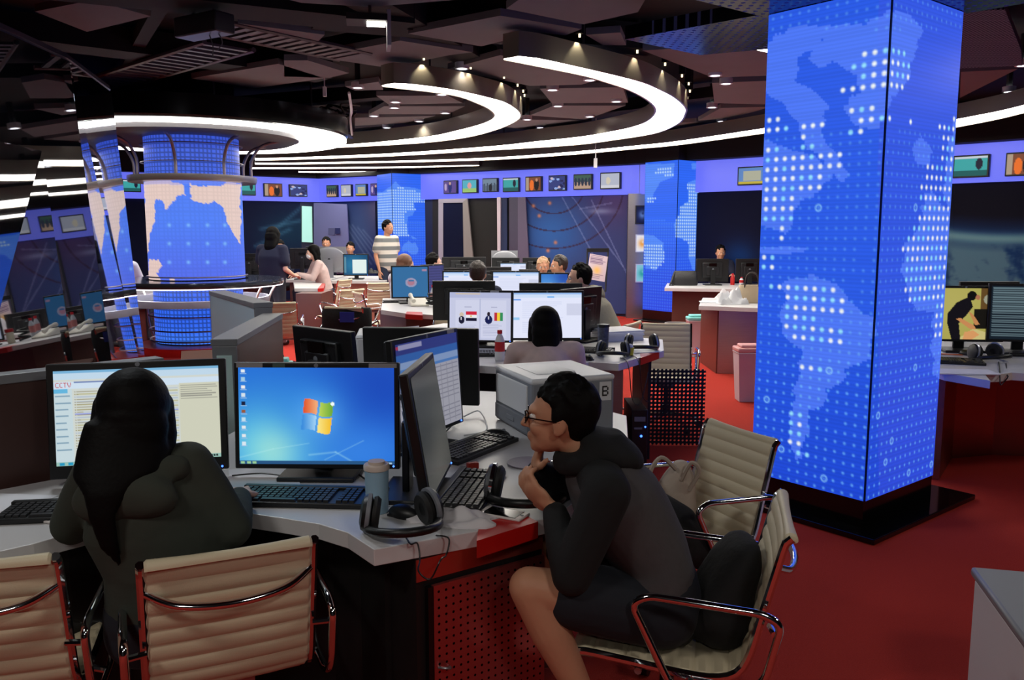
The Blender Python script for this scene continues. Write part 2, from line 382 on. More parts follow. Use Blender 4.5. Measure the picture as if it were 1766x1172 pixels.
# pale leaning panel and lit slit in the left corner
M_pale = mat('pale_partition', (112, 118, 168), .6); M_slit = mat('lit_glass_slit', (150, 200, 190), .4, emit=(150, 205, 190), es=.8)
def slab(name, pts, th, m, parent=None, kind=None):
    """upright or lying flat board from 3-D outline points, given a real thickness"""
    P = [Vector(p) for p in pts]; n = (P[1] - P[0]).cross(P[2] - P[0]).normalized()
    if n.y < 0: n = -n
    k = len(P); b = MB(); b.add(P + [p + n * th for p in P], [tuple(range(k)), tuple(range(k, 2 * k))[::-1]] + [(i, (i + 1) % k, k + (i + 1) % k, k + i) for i in range(k)])
    return b.build(name, m, parent, smooth=False, kind=kind)
def onw(px, py, A, B, off=.12):
    A3, B3 = Vector((*A, 0)), Vector((*B, 0)); d = (B3 - A3).normalized(); n = Vector((d.y, -d.x, 0)) * off
    return onwall(px, py, (A[0] + n.x, A[1] + n.y), (B[0] + n.x, B[1] + n.y))
t = tag(slab('partition_panel', [onw(541, 350, WA, WB), onw(553, 350, WB, WC, .2), onw(598, 352, WB, WC, .12), onw(604, 470, WB, WC, .12), onw(541, 470, WA, WB)], .04, M_pale), 'pale violet leaning partition panel with small notices in the far corner', 'partition')
pp = slab('notice', [onw(566, 393, WB, WC, .2), onw(577, 393, WB, WC, .2), onw(577, 405, WB, WC, .2), onw(566, 405, WB, WC, .2)], .01, mat('notice_grey', (90, 96, 140), .7), t)
pp = slab('notice', [onw(578, 393, WB, WC, .2), onw(586, 393, WB, WC, .2), onw(586, 403, WB, WC, .2), onw(578, 403, WB, WC, .2)], .01, mat('notice_dark', (36, 44, 100), .7), t)
tag(slab('window_1', [onw(521, 355, WA, WB, .05), onw(538, 356, WA, WB, .05), onw(539, 418, WA, WB, .05), onw(521, 417, WA, WB, .05)], .03, M_slit), kind='structure')
# doors between the far map pillar and the orbit mural
M_doorfr = mat('door_frame_grey', (150, 146, 160), .4); M_glassd = mat('door_glass', (22, 26, 48), .12)
tag(slab('door_1', [onw(746, 343, WB, WC, .03), onw(906, 338, WB, WC, .03), onw(906, 470, WB, WC, .03), onw(746, 470, WB, WC, .03)], .02, M_black), kind='structure')
def wpoly(name, pts, off, m, th=.03, kind='structure', parent=None): 
    return slab(name, [onw(a, b, WB, WC, off) for a, b in pts], th, m, parent, kind if parent is None else None)
d = thing('glass_door', 'grey framed glass door standing ajar right of the far map pillar', 'door')
wpoly('frame', [(756, 343), (764, 343), (764, 470), (756, 470)], .09, M_doorfr, parent=d); wpoly('frame', [(756, 343), (806, 342), (806, 349), (756, 350)], .1, M_doorfr, parent=d)
wpoly('frame', [(798, 348), (806, 342), (818, 470), (800, 470)], .11, mat('door_edge', (128, 124, 122), .5), parent=d); wpoly('pane', [(763, 349), (799, 349), (801, 470), (763, 470)], .08, M_glassd, parent=d)
d = thing('glass_partition', 'bright metal post with tinted glass panes beside the dark doorway', 'partition')
wpoly('post', [(857, 340), (863, 340), (862, 470), (858, 470)], .16, mat('post_bright', (200, 190, 200), .35, emit=(150, 140, 160), es=.0), parent=d)
wpoly('pane', [(863, 341), (874, 341), (874, 470), (862, 470)], .12, mat('pane_blue', (52, 62, 92), .2), parent=d)
wpoly('frame', [(878, 340), (893, 340), (893, 470), (878, 470)], .12, mat('frame_dim', (66, 62, 84), .5), parent=d)
wpoly('frame', [(893, 340), (906, 340), (913, 470), (893, 470)], .13, mat('frame_purple', (92, 84, 108), .5), parent=d)
# steel clad return wall with three framed pictures, left of the second map pillar
A1, B1 = (2.05, 15.0), (2.95, 14.9)
sw = thing('steel_panel_wall', 'tall brushed steel wall panel with framed pictures beside the middle map pillar', 'wall panel')
MB().box(((A1[0] + B1[0]) / 2, 15.05, 1.1), (.9, .1, 2.2)).build('panel', M_steel, sw)
MB().box(((A1[0] + B1[0]) / 2 + .1, 15.07, 2.46), (.72, .1, .5)).build('upper_panel', mat('warm_steel', (150, 146, 135), .4, .5), sw)
for lab, (y0, y1), cs in (('small dark picture of blue light trails, top of the three frames', (354, 386), ((14, 20, 60), (90, 120, 190))), ('white framed picture with an orange swirl, middle of the three frames', (404, 435), ((225, 225, 235), (230, 150, 60))), ('framed picture of a turquoise globe, lowest of the three frames', (455, 487), ((130, 190, 210), (40, 150, 150)))):
    a = PY(1097, y0, 14.93); b = PY(1119, y1, 14.93); w_, h_ = b.x - a.x, a.z - b.z
    fr = thing('picture_frame', lab, 'picture', ((a.x + b.x) / 2, 14.98, (a.z + b.z) / 2))
    MB().box((0, 0, 0), (w_, .03, h_)).build('frame', mat('frame_white', (190, 195, 215), .4) if cs[0][0] > 20 else M_dark, fr)
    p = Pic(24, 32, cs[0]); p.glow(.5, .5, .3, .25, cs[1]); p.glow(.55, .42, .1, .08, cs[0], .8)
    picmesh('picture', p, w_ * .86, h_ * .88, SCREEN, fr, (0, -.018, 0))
# ---------------------------------------------------------------- wall televisions
def tvpic(k):
    p = Pic(34, 24, (60, 70, 90)); r = random.Random(k)
    if k % 9 == 0: p.rect(0, 0, 1, 1, (60, 160, 160)); p.rect(0, .7, 1, 1, (30, 90, 90)); p.ell(.75, .4, .1, .3, (30, 30, 50)); p.rect(0, 0, 1, .12, (190, 200, 210))
    elif k % 9 == 1: p.rect(0, 0, 1, 1, (120, 70, 50)); p.rect(.0, .0, .2, 1, (170, 150, 130)); p.ell(.4, .6, .14, .4, (230, 110, 40)); p.ell(.72, .55, .16, .45, (20, 20, 26)); p.ell(.72, .22, .08, .12, (190, 140, 110))
    elif k % 9 == 2: p.rect(0, 0, 1, 1, (50, 60, 120)); [p.ell(r.random(), r.random(), .1, .08, (r.choice([(140, 170, 230), (30, 30, 80), (200, 180, 190)]))) for _ in range(16)]
    elif k % 9 == 3: p.rect(0, 0, 1, .5, (60, 90, 80)); p.rect(0, .5, 1, 1, (180, 150, 130)); [p.ell(.1 + .2 * i, .5, .08, .3, (40, 50, 70)) for i in range(5)]
    elif k % 9 == 4: p.rect(0, 0, 1, 1, (176, 180, 196)); p.rect(0, .8, 1, 1, (206, 206, 214)); p.ell(.4, .5, .12, .25, (206, 196, 176))
    elif k % 9 == 5: p.rect(0, 0, 1, 1, (90, 130, 190)); p.rect(.2, .2, .9, .8, (170, 170, 150)); p.rect(0, .85, 1, 1, (190, 170, 60))
    elif k % 9 == 6: p.rect(0, 0, 1, 1, (90, 70, 140)); p.ell(.5, .5, .14, .5, (30, 40, 110)); p.ell(.5, .2, .08, .12, (200, 160, 150)); p.ell(.15, .5, .1, .3, (180, 160, 200))
    elif k % 9 == 7: p.rect(0, 0, 1, 1, (110, 130, 150)); [p.rect(.1 * i, .3 + .4 * r.random(), .1 * i + .07, 1, (60, 70, 90)) for i in range(10)]; p.ell(.55, .7, .12, .3, (30, 30, 40))
    else: p.rect(0, 0, 1, 1, (80, 170, 190)); p.rect(0, .65, 1, 1, (150, 190, 110)); p.ell(.5, .45, .14, .24, (220, 150, 150))
    return p
TVS = [(211, 243, 309, 331, WA, WB, 0, 'showing a news reader, left of the round column'), (412, 441, 310, 337, WA, WB, 0, 'showing a turquoise picture, right edge of the round column'), (455, 487, 316, 339, WA, WB, 1, 'showing a figure in orange, left of the far corner'), (499, 530, 318, 339, WA, WB, 2, 'showing a blue crowd, nearest the far corner on its left'),
       (563, 581, 319, 340, WB, WC, 3, 'first right of the far corner, green and brown picture'), (588, 606, 318, 339, WB, WC, 4, 'with a pale beige page, second right of the far corner'), (613, 632, 317, 338, WB, WC, 5, 'with a beige and blue page, third right of the far corner'), (639, 658, 316, 337, WB, WC, 6, 'half hidden by the left edge of the far map pillar'),
       (765, 788, 311, 334, WB, WC, 6, 'with a purple stage picture, first right of the far map pillar'), (797, 823, 309, 333, WB, WC, 8, 'with a turquoise and green picture, second right of the far map pillar'), (832, 858, 307, 331, WB, WC, 7, 'showing a grey city skyline above the bright door post'), (867, 895, 306, 331, WB, WC, 0, 'with a turquoise studio picture above the glass panes'), (906, 934, 304, 330, WB, WC, 1, 'with a brown indoor scene above the orbit mural edge'), (946, 976, 302, 329, WB, WC, 2, 'with a blue sports crowd above the orbit mural'), (989, 1021, 300, 327, WB, WC, 3, 'with a green and white crowd, second from the steel panel'), (1035, 1070, 297, 326, WB, WC, 4, 'with a white page, nearest the steel panel'),
       (1272, 1318, 287, 319, WC, WD, 5, 'with a blue and yellow news page beside the big pillar'), (1643, 1706, 267, 306, WD, WE, 0, 'with a green skyline and a presenter right of the big pillar'), (1734, 1790, 262, 303, WD, WE, 1, 'with an orange scene at the right end of the blue band')]
for x0, x1, y0, y1, A, B, k, lab in TVS:
    a = onw(x0, (y0 + y1) / 2, A, B, .14); b = onw(x1, (y0 + y1) / 2, A, B, .14)
    zc = onw((x0 + x1) / 2, (y0 + y1) / 2, A, B, .14); zt = onw((x0 + x1) / 2, y0, A, B, .14).z; zb = onw((x0 + x1) / 2, y1, A, B, .14).z
    w_ = (b - a).to_2d().length; h_ = zt - zb
    t = thing('wall_television', 'small wall television ' + lab, 'television', ((a.x + b.x) / 2, (a.y + b.y) / 2, zc.z), math.atan2(b.y - a.y, b.x - a.x), 'televisions along the blue band')
    MB().box((0, .03, 0), (w_, .07, h_)).build('frame', M_blackpl, t, bev=.006); picmesh('screen', tvpic(k), w_ * .9, h_ * .86, SCREEN, t, (0, -.008, 0))
# ================================================================ ceiling: slabs, beams, strips, downlights
def G2(pts, z): return [(G(a, b, z).x, G(a, b, z).y) for a, b in pts]
SLABS = [[(704, 58), (863, 27), (1003, 50), (975, 61), (925, 56), (830, 80)], [(873, 15), (950, -40), (1130, -30), (1100, 21), (1006, 42)], [(544, 98), (690, 70), (816, 90), (775, 95), (670, 117)], [(490, 104), (530, 104), (602, 126), (568, 134), (490, 132)],
         [(772, 119), (863, 95), (1043, 134), (1003, 146), (914, 148)], [(931, 153), (1074, 150), (1083, 177), (952, 178)], [(914, 199), (955, 182), (1079, 182), (1010, 206)], [(867, 218), (890, 206), (1020, 208), (925, 226)],
         [(649, 165), (772, 165), (799, 178), (670, 180)], [(663, 183), (802, 183), (772, 197), (636, 197)], [(612, 203), (751, 200), (697, 212), (612, 217)], [(595, 149), (653, 141), (661, 155), (612, 156)], [(612, 220), (680, 216), (640, 226), (612, 229)],
         [(1108, 87), (1318, 75), (1330, 130), (1230, 134)], [(1228, 143), (1330, 139), (1330, 180), (1232, 178)], [(1243, 186), (1330, 184), (1260, 204), (1204, 208)], [(1140, 213), (1200, 210), (1250, 212), (1170, 222)],
         [(1657, 124), (1755, 119), (1655, 169)], [(900, -10), (600, -60), (420, -20), (520, 5), (640, 12)], [(1010, 60), (1070, 56), (1080, 78), (1040, 78)], [(60, 20), (160, 0), (260, 28), (150, 55)], [(330, 135), (480, 110), (560, 135), (440, 152)], [(410, 40), (560, 60), (540, 80), (430, 62)]]
for q in SLABS: MB().prism(G2(q, 3.0), 3.0, 3.05).build('ceiling_panel', M_ceil, ceiling, smooth=False)
M_perf = holes_mat('perforated_ceiling', (112, 106, 104), .45, .3, .03, .009, False, 'XY', (30, 28, 28))
MB().prism(G2([(1600, 24), (1733, 16), (1761, 87), (1763, 113), (1600, 121)], 2.95), 2.95, 3.0).build('perforated_panel', M_perf, ceiling, smooth=False)
# glossy dot pattern ceiling pieces round the head of the big pillar
M_perf2 = holes_mat('dark_mirror_perforated', (34, 34, 44), .16, .85, .055, .012, False, 'XY', (90, 100, 160))
MB().prism(G2([(1078, 68), (1330, 22), (1330, 84), (1208, 95)], 2.72), 2.72, 2.80).build('mirror_panel', M_perf2, ceiling, smooth=False)
MB().prism(G2([(1120, -20), (1320, 30), (1535, -14), (1668, 23), (1830, -5), (1830, -110), (1300, -160)], 2.705), 2.705, 2.8).build('mirror_panel', M_perf2, ceiling, smooth=False)
MB().prism(G2([(1295, 84), (1330, 79), (1330, 92)], 2.9), 2.9, 2.94).build('lit_panel', M_strip, ceiling, smooth=False)
# dark beams / ducts of the open ceiling
for a, b, w_, h_ in (((-200, 20), (560, 120), .35, .2), ((0, -60), (700, 20), .4, .25), ((180, 160), (760, 40), .12, .12), ((540, 20), (1130, 70), .25, .2), ((300, -40), (200, 140), .1, .1), ((560, -60), (830, 100), .3, .18), ((400, 180), (1000, 130), .2, .15), ((700, 230), (1300, 150), .15, .12)):
    A = G(a[0], a[1], 3.12); B = G(b[0], b[1], 3.12); d = B - A
    MB().box(((A + B) / 2), (d.length, w_, h_), Matrix.Rotation(math.atan2(d.y, d.x), 3, 'Z')).build('beam', M_black, ceiling, smooth=False)
# ladder-like cable tray
ct = thing('cable_tray', 'dark ladder-like cable tray hanging under the ceiling above the white disc light', 'cable tray')
A = G(205, 152, 3.0); B = G(438, 86, 3.0); d = (B - A).normalized(); n = Vector((-d.y, d.x, 0)) * -1; M_tray = mat('tray_grey', (96, 88, 92), .5, .4)
MB().cyl(A, B, .022, 6).build('rail', M_tray, ct); MB().cyl(A + n * .42, B + n * .42, .022, 6).build('rail', M_tray, ct)
rg = MB()
for k in range(18): q = A.lerp(B, (k + .5) / 18); rg.box(q + n * .21, (.42, .05, .02), Matrix.Rotation(math.atan2(n.y, n.x), 3, 'Z'))
rg.build('rungs', M_tray, ct)
A = G(380, 35, 3.0); B = G(640, 92, 3.0); d = (B - A).normalized(); n = Vector((-d.y, d.x, 0))
ct = thing('cable_tray', 'dark cable tray running across above the lamp box near the top edge', 'cable tray')
MB().cyl(A, B, .02, 6).build('rail', M_tray, ct); MB().cyl(A + n * .4, B + n * .4, .02, 6).build('rail', M_tray, ct)
rg = MB()
for k in range(14): q = A.lerp(B, (k + .5) / 14); rg.box(q + n * .2, (.4, .05, .02), Matrix.Rotation(math.atan2(n.y, n.x), 3, 'Z'))
rg.build('rungs', M_tray, ct)
# hanging equipment
eq = thing('ceiling_unit', 'long dark metal ceiling unit with dangling wires near the top of the cable tray', 'equipment', G(352, 45, 2.9), R(-32))
MB().box((0, 0, 0), (.42, .16, .13)).build('housing', mat('unit_grey', (64, 60, 62), .4, .5), eq, bev=.01)
MB().tube(spline([(.05, 0, -.06), (.08, 0, -.14), (.06, .01, -.2)]), .004, 5).tube(spline([(.14, 0, -.06), (.15, .02, -.12), (.12, .0, -.17)]), .004, 5).build('wires', M_tray, eq)
MB().cyl((-.1, 0, .06), (-.1, 0, .33), .008, 6).cyl((.1, 0, .06), (.1, 0, .33), .008, 6).build('hanger', M_tray, eq)
pl = G(665, 52, 2.85)
eq = thing('ceiling_lamp', 'white boxy lamp with a pale side plate hanging near the top edge', 'lamp', pl, R(10))
MB().box((.02, .02, 0), (.025, .22, .22)).build('side_plate', mat('lamp_plate', (170, 168, 172), .5), eq)
MB().box((-.12, .0, .06), (.26, .2, .04)).build('housing', M_dark, eq); MB().box((-.06, -.0, .035), (.12, .1, .012)).build('diffuser', M_strip, eq)
MB().cyl((-.1, 0, .08), (-.1, 0, .39), .01, 6).build('hanger', M_tray, eq)
for q, lab in (((560, 158), 'small silver bracket hanging left of the inner ring light'), ((1030, 293), 'small white device hanging in front of the blue band')):
    if q[1] > 200: o = MB().box((0, 0, 0), (.05, .05, .14)).cyl((0, 0, .06), (0, 0, .66), .008, 6).build('hanging_bracket', M_white2, loc=PY(q[0] - 3, q[1] - 12, 13.0))
    else: o = MB().box((0, 0, 0), (.03, .04, .09)).cyl((0, 0, .04), (0, 0, .36), .006, 6).build('hanging_bracket', M_white2, loc=G(q[0], q[1], 2.88))
    tag(o, lab, 'bracket')
# wavy torn foil / cables above the disc light
fo = thing('cable_bundle', 'tangle of dark cables and foil duct above the right rim of the disc light', 'cables')
b = MB(); M_foil = mat('foil_duct', (110, 104, 96), .25, .8)
for k in range(16):
    p0 = G(505 + k * 6, 196 + (k % 3) * 5, 2.9); b.tube(spline([p0, p0 + Vector((random.uniform(-.1, .2), random.uniform(-.1, .1), random.uniform(.05, .16))), p0 + Vector((random.uniform(.1, .3), random.uniform(-.1, .1), random.uniform(-.03, .1)))], 6), random.uniform(.006, .014), 6)
b.build('cables', mat('cable_dark', (40, 36, 34), .4), fo)
b = MB(); b.tube(spline([G(500, 200, 2.86), G(530, 208, 2.9), G(570, 213, 2.84), G(606, 236, 2.82)], 8), .03, 8); b.build('foil_duct', M_foil, fo)
b = MB(); b.tube(spline([G(602, 160, 2.93), G(606, 190, 2.85), G(604, 205, 2.9), G(607, 232, 2.8)], 8), .015, 6); b.build('foil_strip', M_white2, fo)

RZ = 2.79
def strip_light(label, outer, inner, drum_out, spots=()):
    """hanging curved ceiling light: glowing underside between two traced plan curves and a polished metal fascia above it"""
    o_ = [p.to_2d() for p in spline([G(a, b, RZ) for a, b in outer], 10)]; i_ = [p.to_2d() for p in spline([G(a, b, RZ) for a, b in inner], 10)]
    n = 90
    def res(c):
        L = [0]
        for a, b in zip(c, c[1:]): L.append(L[-1] + (b - a).length)
        out = []; j = 0
        for k in range(n):
            s = L[-1] * k / (n - 1)
            while j < len(c) - 2 and L[j + 1] < s: j += 1
            u = (s - L[j]) / max(L[j + 1] - L[j], 1e-6); out.append(c[j].lerp(c[j + 1], min(u, 1)))
        return out
    o_, i_ = res(o_), res(i_)
    t = thing('ring_light', label, 'ceiling light')
    b = MB(); b.rings([[(o.x, o.y, RZ), (i.x, i.y, RZ), (i.x, i.y, RZ + .02), (o.x, o.y, RZ + .02)] for o, i in zip(o_, i_)]); b.build('diffuser', M_strip, t, smooth=False)
    b = MB()
    rr = []
    for k in range(n):
        o, i = o_[k], i_[k]; w = (o - i); w = w.normalized() if w.length > 1e-4 else Vector((0, 1))
        e = o + w * .02; g = i - w * .02
        rr.append([(e.x, e.y, RZ - .006), (e.x, e.y, RZ + drum_out), (g.x, g.y, RZ + drum_out), (g.x, g.y, RZ - .006), (i.x, i.y, RZ - .006), (i.x, i.y, RZ + .021), (o.x, o.y, RZ + .021), (o.x, o.y, RZ - .006)])
    b.rings(rr); b.build('fascia', M_fascia, t)
    for k in (6, 30, 55, 82): q = (o_[k] + i_[k]) / 2; MB().cyl((q.x, q.y, RZ + drum_out - .01), (q.x, q.y, CEIL + .01), .01, 6).build('hanger', M_tray, t)
    for k in spots:
        o = o_[k]; w = (o - i_[k]).normalized(); q = o + w * .045
        s = MB().cyl((q.x, q.y, RZ + drum_out + .035), (q.x, q.y, RZ + drum_out + .06), .009, 12).build('fascia_spot', mat('spot_glow', (255, 240, 200), emit=(255, 236, 190), es=2), t); s['label'] = 'small warm spot lighting the mirrored fascia'
        MB().cyl((q.x, q.y, RZ + drum_out + .06), (q.x, q.y, CEIL), .032, 12).build('spot_housing', M_black, s)
        lamp('fascia_lamp', 'SPOT', (q.x, q.y, RZ + drum_out + .03), 7, (1, .9, .68), .01, 95, .5)
    return t
M_fascia = mat('smoked_mirror_metal', (165, 156, 138), .4, .85)
strip_light('large hooked ring light with mirrored fascia, nearest and widest of the ceiling curves', [(868, 100), (909, 96), (1010, 117), (1100, 139), (1135, 153), (1163, 168), (1180, 184), (1181, 194), (1169, 212), (1130, 229), (1065, 240), (985, 250), (840, 259), (670, 269), (500, 275), (440, 276)],
            [(869, 102), (1000, 128), (1043, 140), (1087, 155), (1121, 174), (1132, 191), (1117, 208), (1087, 219), (1043, 228), (1000, 235), (930, 242.5), (840, 252), (670, 264), (500, 271), (440, 272)], .165, (5, 10, 14, 18, 21, 24, 27))
strip_light('smaller hooked ring light nested inside the large one', [(658, 146.5), (683, 142), (738, 147), (789, 155), (840, 166.5), (874, 177), (896, 194), (891, 207), (857, 222.5), (806, 236), (738, 245), (636, 251.5), (520, 256.5)],
            [(659, 148), (700, 153), (738, 157), (789, 165), (823, 177), (846, 188.6), (853, 200.5), (833, 212), (789, 224), (738, 234.5), (636, 245.5), (534, 252)], .16, (5, 11, 17, 22, 26, 29))
strip_light('long thin curved strip light sweeping from the disc light to the big pillar', [(440, 283), (500, 283), (670, 280), (840, 275.5), (976, 267), (1100, 256), (1173, 249), (1319, 229), (1420, 213)],
            [(440, 280), (500, 280), (670, 277), (840, 271.5), (976, 262), (1100, 250), (1173, 242), (1319, 220), (1420, 203)], .16)
strip_light('strip light rising to the right picture edge from behind the big pillar', [(1560, 234), (1648, 219), (1720, 205), (1766, 194), (1850, 174)], [(1560, 222), (1648, 205), (1720, 191), (1766, 180), (1850, 160)], .16)
strip_light('short thin strip light low over the far left desks', [(430, 291), (560, 290.5), (700, 289), (826, 285.4)], [(430, 288.5), (560, 288), (700, 286.5), (826, 284)], .12)
strip_light('shortest and farthest thin strip light above the far corner', [(515, 297), (560, 297.4), (610, 297), (661, 295.8)], [(515, 295.4), (560, 295.6), (610, 295.2), (661, 294.4)], .10)
DL = [(797, 118), (617, 151), (682, 176), (680, 186), (645, 200), (667, 220), (762, 163), (768, 195), (723, 209), (735, 242), (1017, 138), (953, 155), (1063, 175), (962, 183), (1017, 201), (909, 206), (932, 220), (835, 233), (985, 246), (1233, 130), (1252, 144), (1228, 185), (1244, 209), (1115, 231), (1736, 106), (1764, 113), (1740, 158)]
def downlight():
    t = thing('downlight', '', 'ceiling light', group='downlights among the ring lights')
    MB().lathe([(.0, .0), (.045, 0), (.045, .03), (0, .03)], seg=16).build('lens', M_disc, t)
    MB().lathe([(.045, -.004), (.065, -.004), (.065, .05), (.045, .05), (.045, -.004)], seg=16).build('trim_ring', M_white2, t); return t
dl0 = downlight(); near = {}
for i, (x, y) in enumerate(DL):
    p = G(x, y, 2.98)
    place(dl0, i == 0, p, 0, 'small round white downlight set in the dark ceiling among the ring lights')
    MB().cyl((p.x, p.y, 3.02), (p.x, p.y, CEIL), .03, 6).build('downlight_stem', M_black, ceiling)
    if i % 2 == 0: lamp('downlight_and_fill', 'SPOT', (p.x, p.y, 2.95), DOWN_W * 2, (1, .96, .9), .05, 125, .7)
# ================================================================ LED pillars
def led_face(name, parent, A, B, z0, z1, nu, nv, fn, pitch=.053):
    A, B = Vector((*A, 0)), Vector((*B, 0)); Ln = (B - A).length
    u = np.linspace(0, 1, nu); z = np.linspace(z1, z0, nv); U, Z = np.meshgrid(u, z); X = A.x + (B.x - A.x) * U; Y = A.y + (B.y - A.y) * U
    # LED blocks: coarse sampling for the land shapes, dot lattice for the lights
    q = .012; Uq = np.round(U * Ln / q) * q / Ln; Zq = np.round(Z / q) * q
    pxq, pyq = pix(A.x + (B.x - A.x) * Uq, A.y + (B.y - A.y) * Uq, Zq)
    Uc = (np.floor(U * Ln / pitch) + .5) * pitch; Zc = (np.floor(Z / pitch) + .5) * pitch
    dx, dz = (U * Ln - Uc), (Z - Zc); pxc, pyc = pix(A.x + (B.x - A.x) * Uc / Ln, A.y + (B.y - A.y) * Uc / Ln, Zc)
    col = fn(pxq, pyq, pxc, pyc, np.hypot(dx, dz), Z, np.floor(Uc / pitch), np.floor(Zc / pitch))
    col = col * (1 - .05 * ((np.floor(Z / .01) % 2) == 0))[..., None]
    o = grid(name, np.stack([X, Y, Z], -1), col, LED, parent); return o
def sc(pts, ox, oy, s): return [(ox + x / s, oy + y / s) for x, y in pts]
c5 = lambda p: sc(p, 1270, 0, 2.345); c6 = lambda p: sc(p, 1270, 460, 2.345)
LAND = [c5([(130, 160), (260, 105), (400, 100), (380, 140), (345, 160), (330, 200), (280, 210), (250, 250), (240, 330), (330, 380), (385, 440), (350, 470), (340, 520), (370, 590), (420, 640), (450, 700), (430, 740), (380, 690), (330, 620), (280, 600), (250, 500), (190, 420), (125, 380), (100, 330)]),
        c5([(400, 100), (510, 90), (600, 60), (625, 45), (700, 60), (755, 120), (720, 210), (700, 300), (660, 370), (620, 400), (600, 480), (560, 520), (500, 520), (455, 480), (440, 440), (455, 390), (500, 370), (480, 300), (430, 270), (400, 255), (330, 270), (290, 240), (350, 160)]),
        c5([(60, 540), (330, 640), (390, 700), (340, 770), (260, 810), (230, 870), (205, 950), (180, 940), (60, 900)]), c5([(60, 1000), (200, 990), (270, 1000), (260, 1020), (110, 1030)]),
        c6([(190, 60), (300, 25), (420, 80), (450, 130), (520, 190), (565, 215), (565, 250), (545, 320), (540, 370), (500, 400), (450, 410), (430, 460), (370, 500), (365, 535), (300, 590), (285, 680), (250, 780), (230, 770), (212, 680), (225, 560), (250, 430), (265, 340), (200, 290), (175, 200), (200, 130)]),
        c5([(900, 440), (860, 560), (850, 700), (830, 760), (860, 850), (830, 830), (790, 770), (740, 830), (760, 880), (720, 940), (680, 1000), (670, 1100), (700, 1200), (720, 1250), (830, 1260), (900, 1300)]), c6([(800, 120), (870, 120), (860, 480), (800, 440), (790, 330)]),
        c5([(750, 550), (790, 600), (780, 670), (720, 660), (710, 600)])]
BIG = [c5([(520, 200), (690, 200), (720, 290), (660, 375), (405, 392), (405, 360), (480, 350), (470, 260)]), c5([(465, 435), (640, 440), (640, 470), (575, 510), (465, 515)]), c5([(95, 480), (235, 478), (235, 540), (95, 545)]), c5([(430, 530), (530, 530), (530, 560), (430, 560)]), c5([(240, 545), (300, 540), (300, 580), (240, 580)]), c5([(270, 480), (375, 490), (375, 530), (270, 530)]), c5([(660, 490), (720, 490), (720, 520), (660, 520)]),
       c5([(90, 590), (165, 590), (165, 630), (270, 590), (380, 590), (450, 625), (450, 660), (370, 680), (370, 745), (330, 790), (255, 800), (250, 880), (215, 915), (215, 960), (245, 1000), (180, 1000), (175, 920), (90, 920)]), c5([(90, 1010), (320, 1015), (320, 1045), (175, 1040), (175, 1085), (90, 1085)]),
       c5([(820, 510), (900, 470), (900, 1240), (690, 1240), (670, 1100), (690, 1080), (670, 990), (705, 930), (730, 900), (760, 850), (735, 830), (735, 760), (765, 680), (820, 640)]), c6([(140, 55), (380, 65), (450, 120), (450, 180), (340, 190), (345, 240), (450, 260), (450, 315), (210, 290), (175, 190), (205, 150), (205, 90), (140, 90)]),
       c6([(222, 560), (282, 560), (282, 750), (312, 795), (250, 790), (215, 740)]), c6([(690, 100), (840, 95), (840, 300), (800, 290), (800, 140), (700, 140)]), c6([(255, 395), (360, 395), (360, 430), (255, 430)])]
RINGS = {(386, 860, 5), (374, 1075, 5)}
def fn_big(px, py, cx, cy, d, Z, iu, iz):
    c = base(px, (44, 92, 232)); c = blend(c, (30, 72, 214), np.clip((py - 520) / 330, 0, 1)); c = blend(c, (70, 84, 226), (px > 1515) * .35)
    n = smooth_noise(px, py, 7, 2) * 2.2
    land = np.zeros(px.shape, bool)
    for p in LAND: land |= inpoly(px + n, py + n, p)
    c = blend(c, (92, 132, 255), land * .72)
    h = np.mod(np.sin(iu * 12.9898 + iz * 78.233) * 43758.5453, 1)
    big = np.zeros(px.shape, bool)
    for p in BIG: big |= inpoly(cx, cy, p)
    tint = np.array([(225, 255, 255)]); k = np.exp(-(d / .0135) ** 4)
    warm = blend(base(px, (150, 226, 255)), (245, 250, 248), (h > .35) * 1.0)
    small = ((cy > 225) & (cy < 890) & (h > .04)) | (cy < 52)
    ks = np.exp(-(d / .0085) ** 3) * (.42 + .3 * np.clip((cy - 560) / 100, 0, 1)) * small * ~big
    c = blend(c, (116, 190, 255), ks); k = k * big
    c = c * (1 - k[..., None]) + warm * k[..., None]
    ring = (h < .028) & ~big & (cy > 340); kr = (np.exp(-((d - .016) / .005) ** 2) + .5 * np.exp(-(d / .007) ** 2)) * ring; return blend(c, (150, 214, 255), kr * .75)
c7 = lambda p: sc(p, 1060, 260, 3.782); c8 = lambda p: sc(p, 640, 290, 6.17)
LAND2 = [c7([(475, 205), (520, 190), (560, 180), (600, 200), (760, 215), (760, 560), (700, 560), (690, 500), (660, 460), (620, 520), (600, 570), (575, 640), (570, 700), (530, 790), (505, 770), (480, 680), (480, 590), (400, 560), (385, 480), (430, 400), (420, 370), (480, 330)]), c7([(190, 540), (250, 550), (320, 600), (325, 700), (270, 780), (200, 770)]), c7([(200, 85), (390, 80), (385, 170), (300, 200), (260, 270), (235, 330), (200, 340)]), c7([(500, 80), (550, 80), (540, 120), (505, 120)])]
BIG2 = [c7([(475, 210), (760, 220), (760, 545), (690, 560), (670, 470), (625, 500), (620, 570), (575, 640), (570, 690), (480, 690), (480, 590), (400, 560), (385, 480), (430, 400), (420, 370), (480, 330)]), c7([(190, 600), (320, 610), (320, 740), (260, 780), (190, 740)]), c7([(290, 110), (370, 110), (385, 170), (260, 150)]), c7([(215, 290), (270, 310), (260, 340), (220, 350)])]
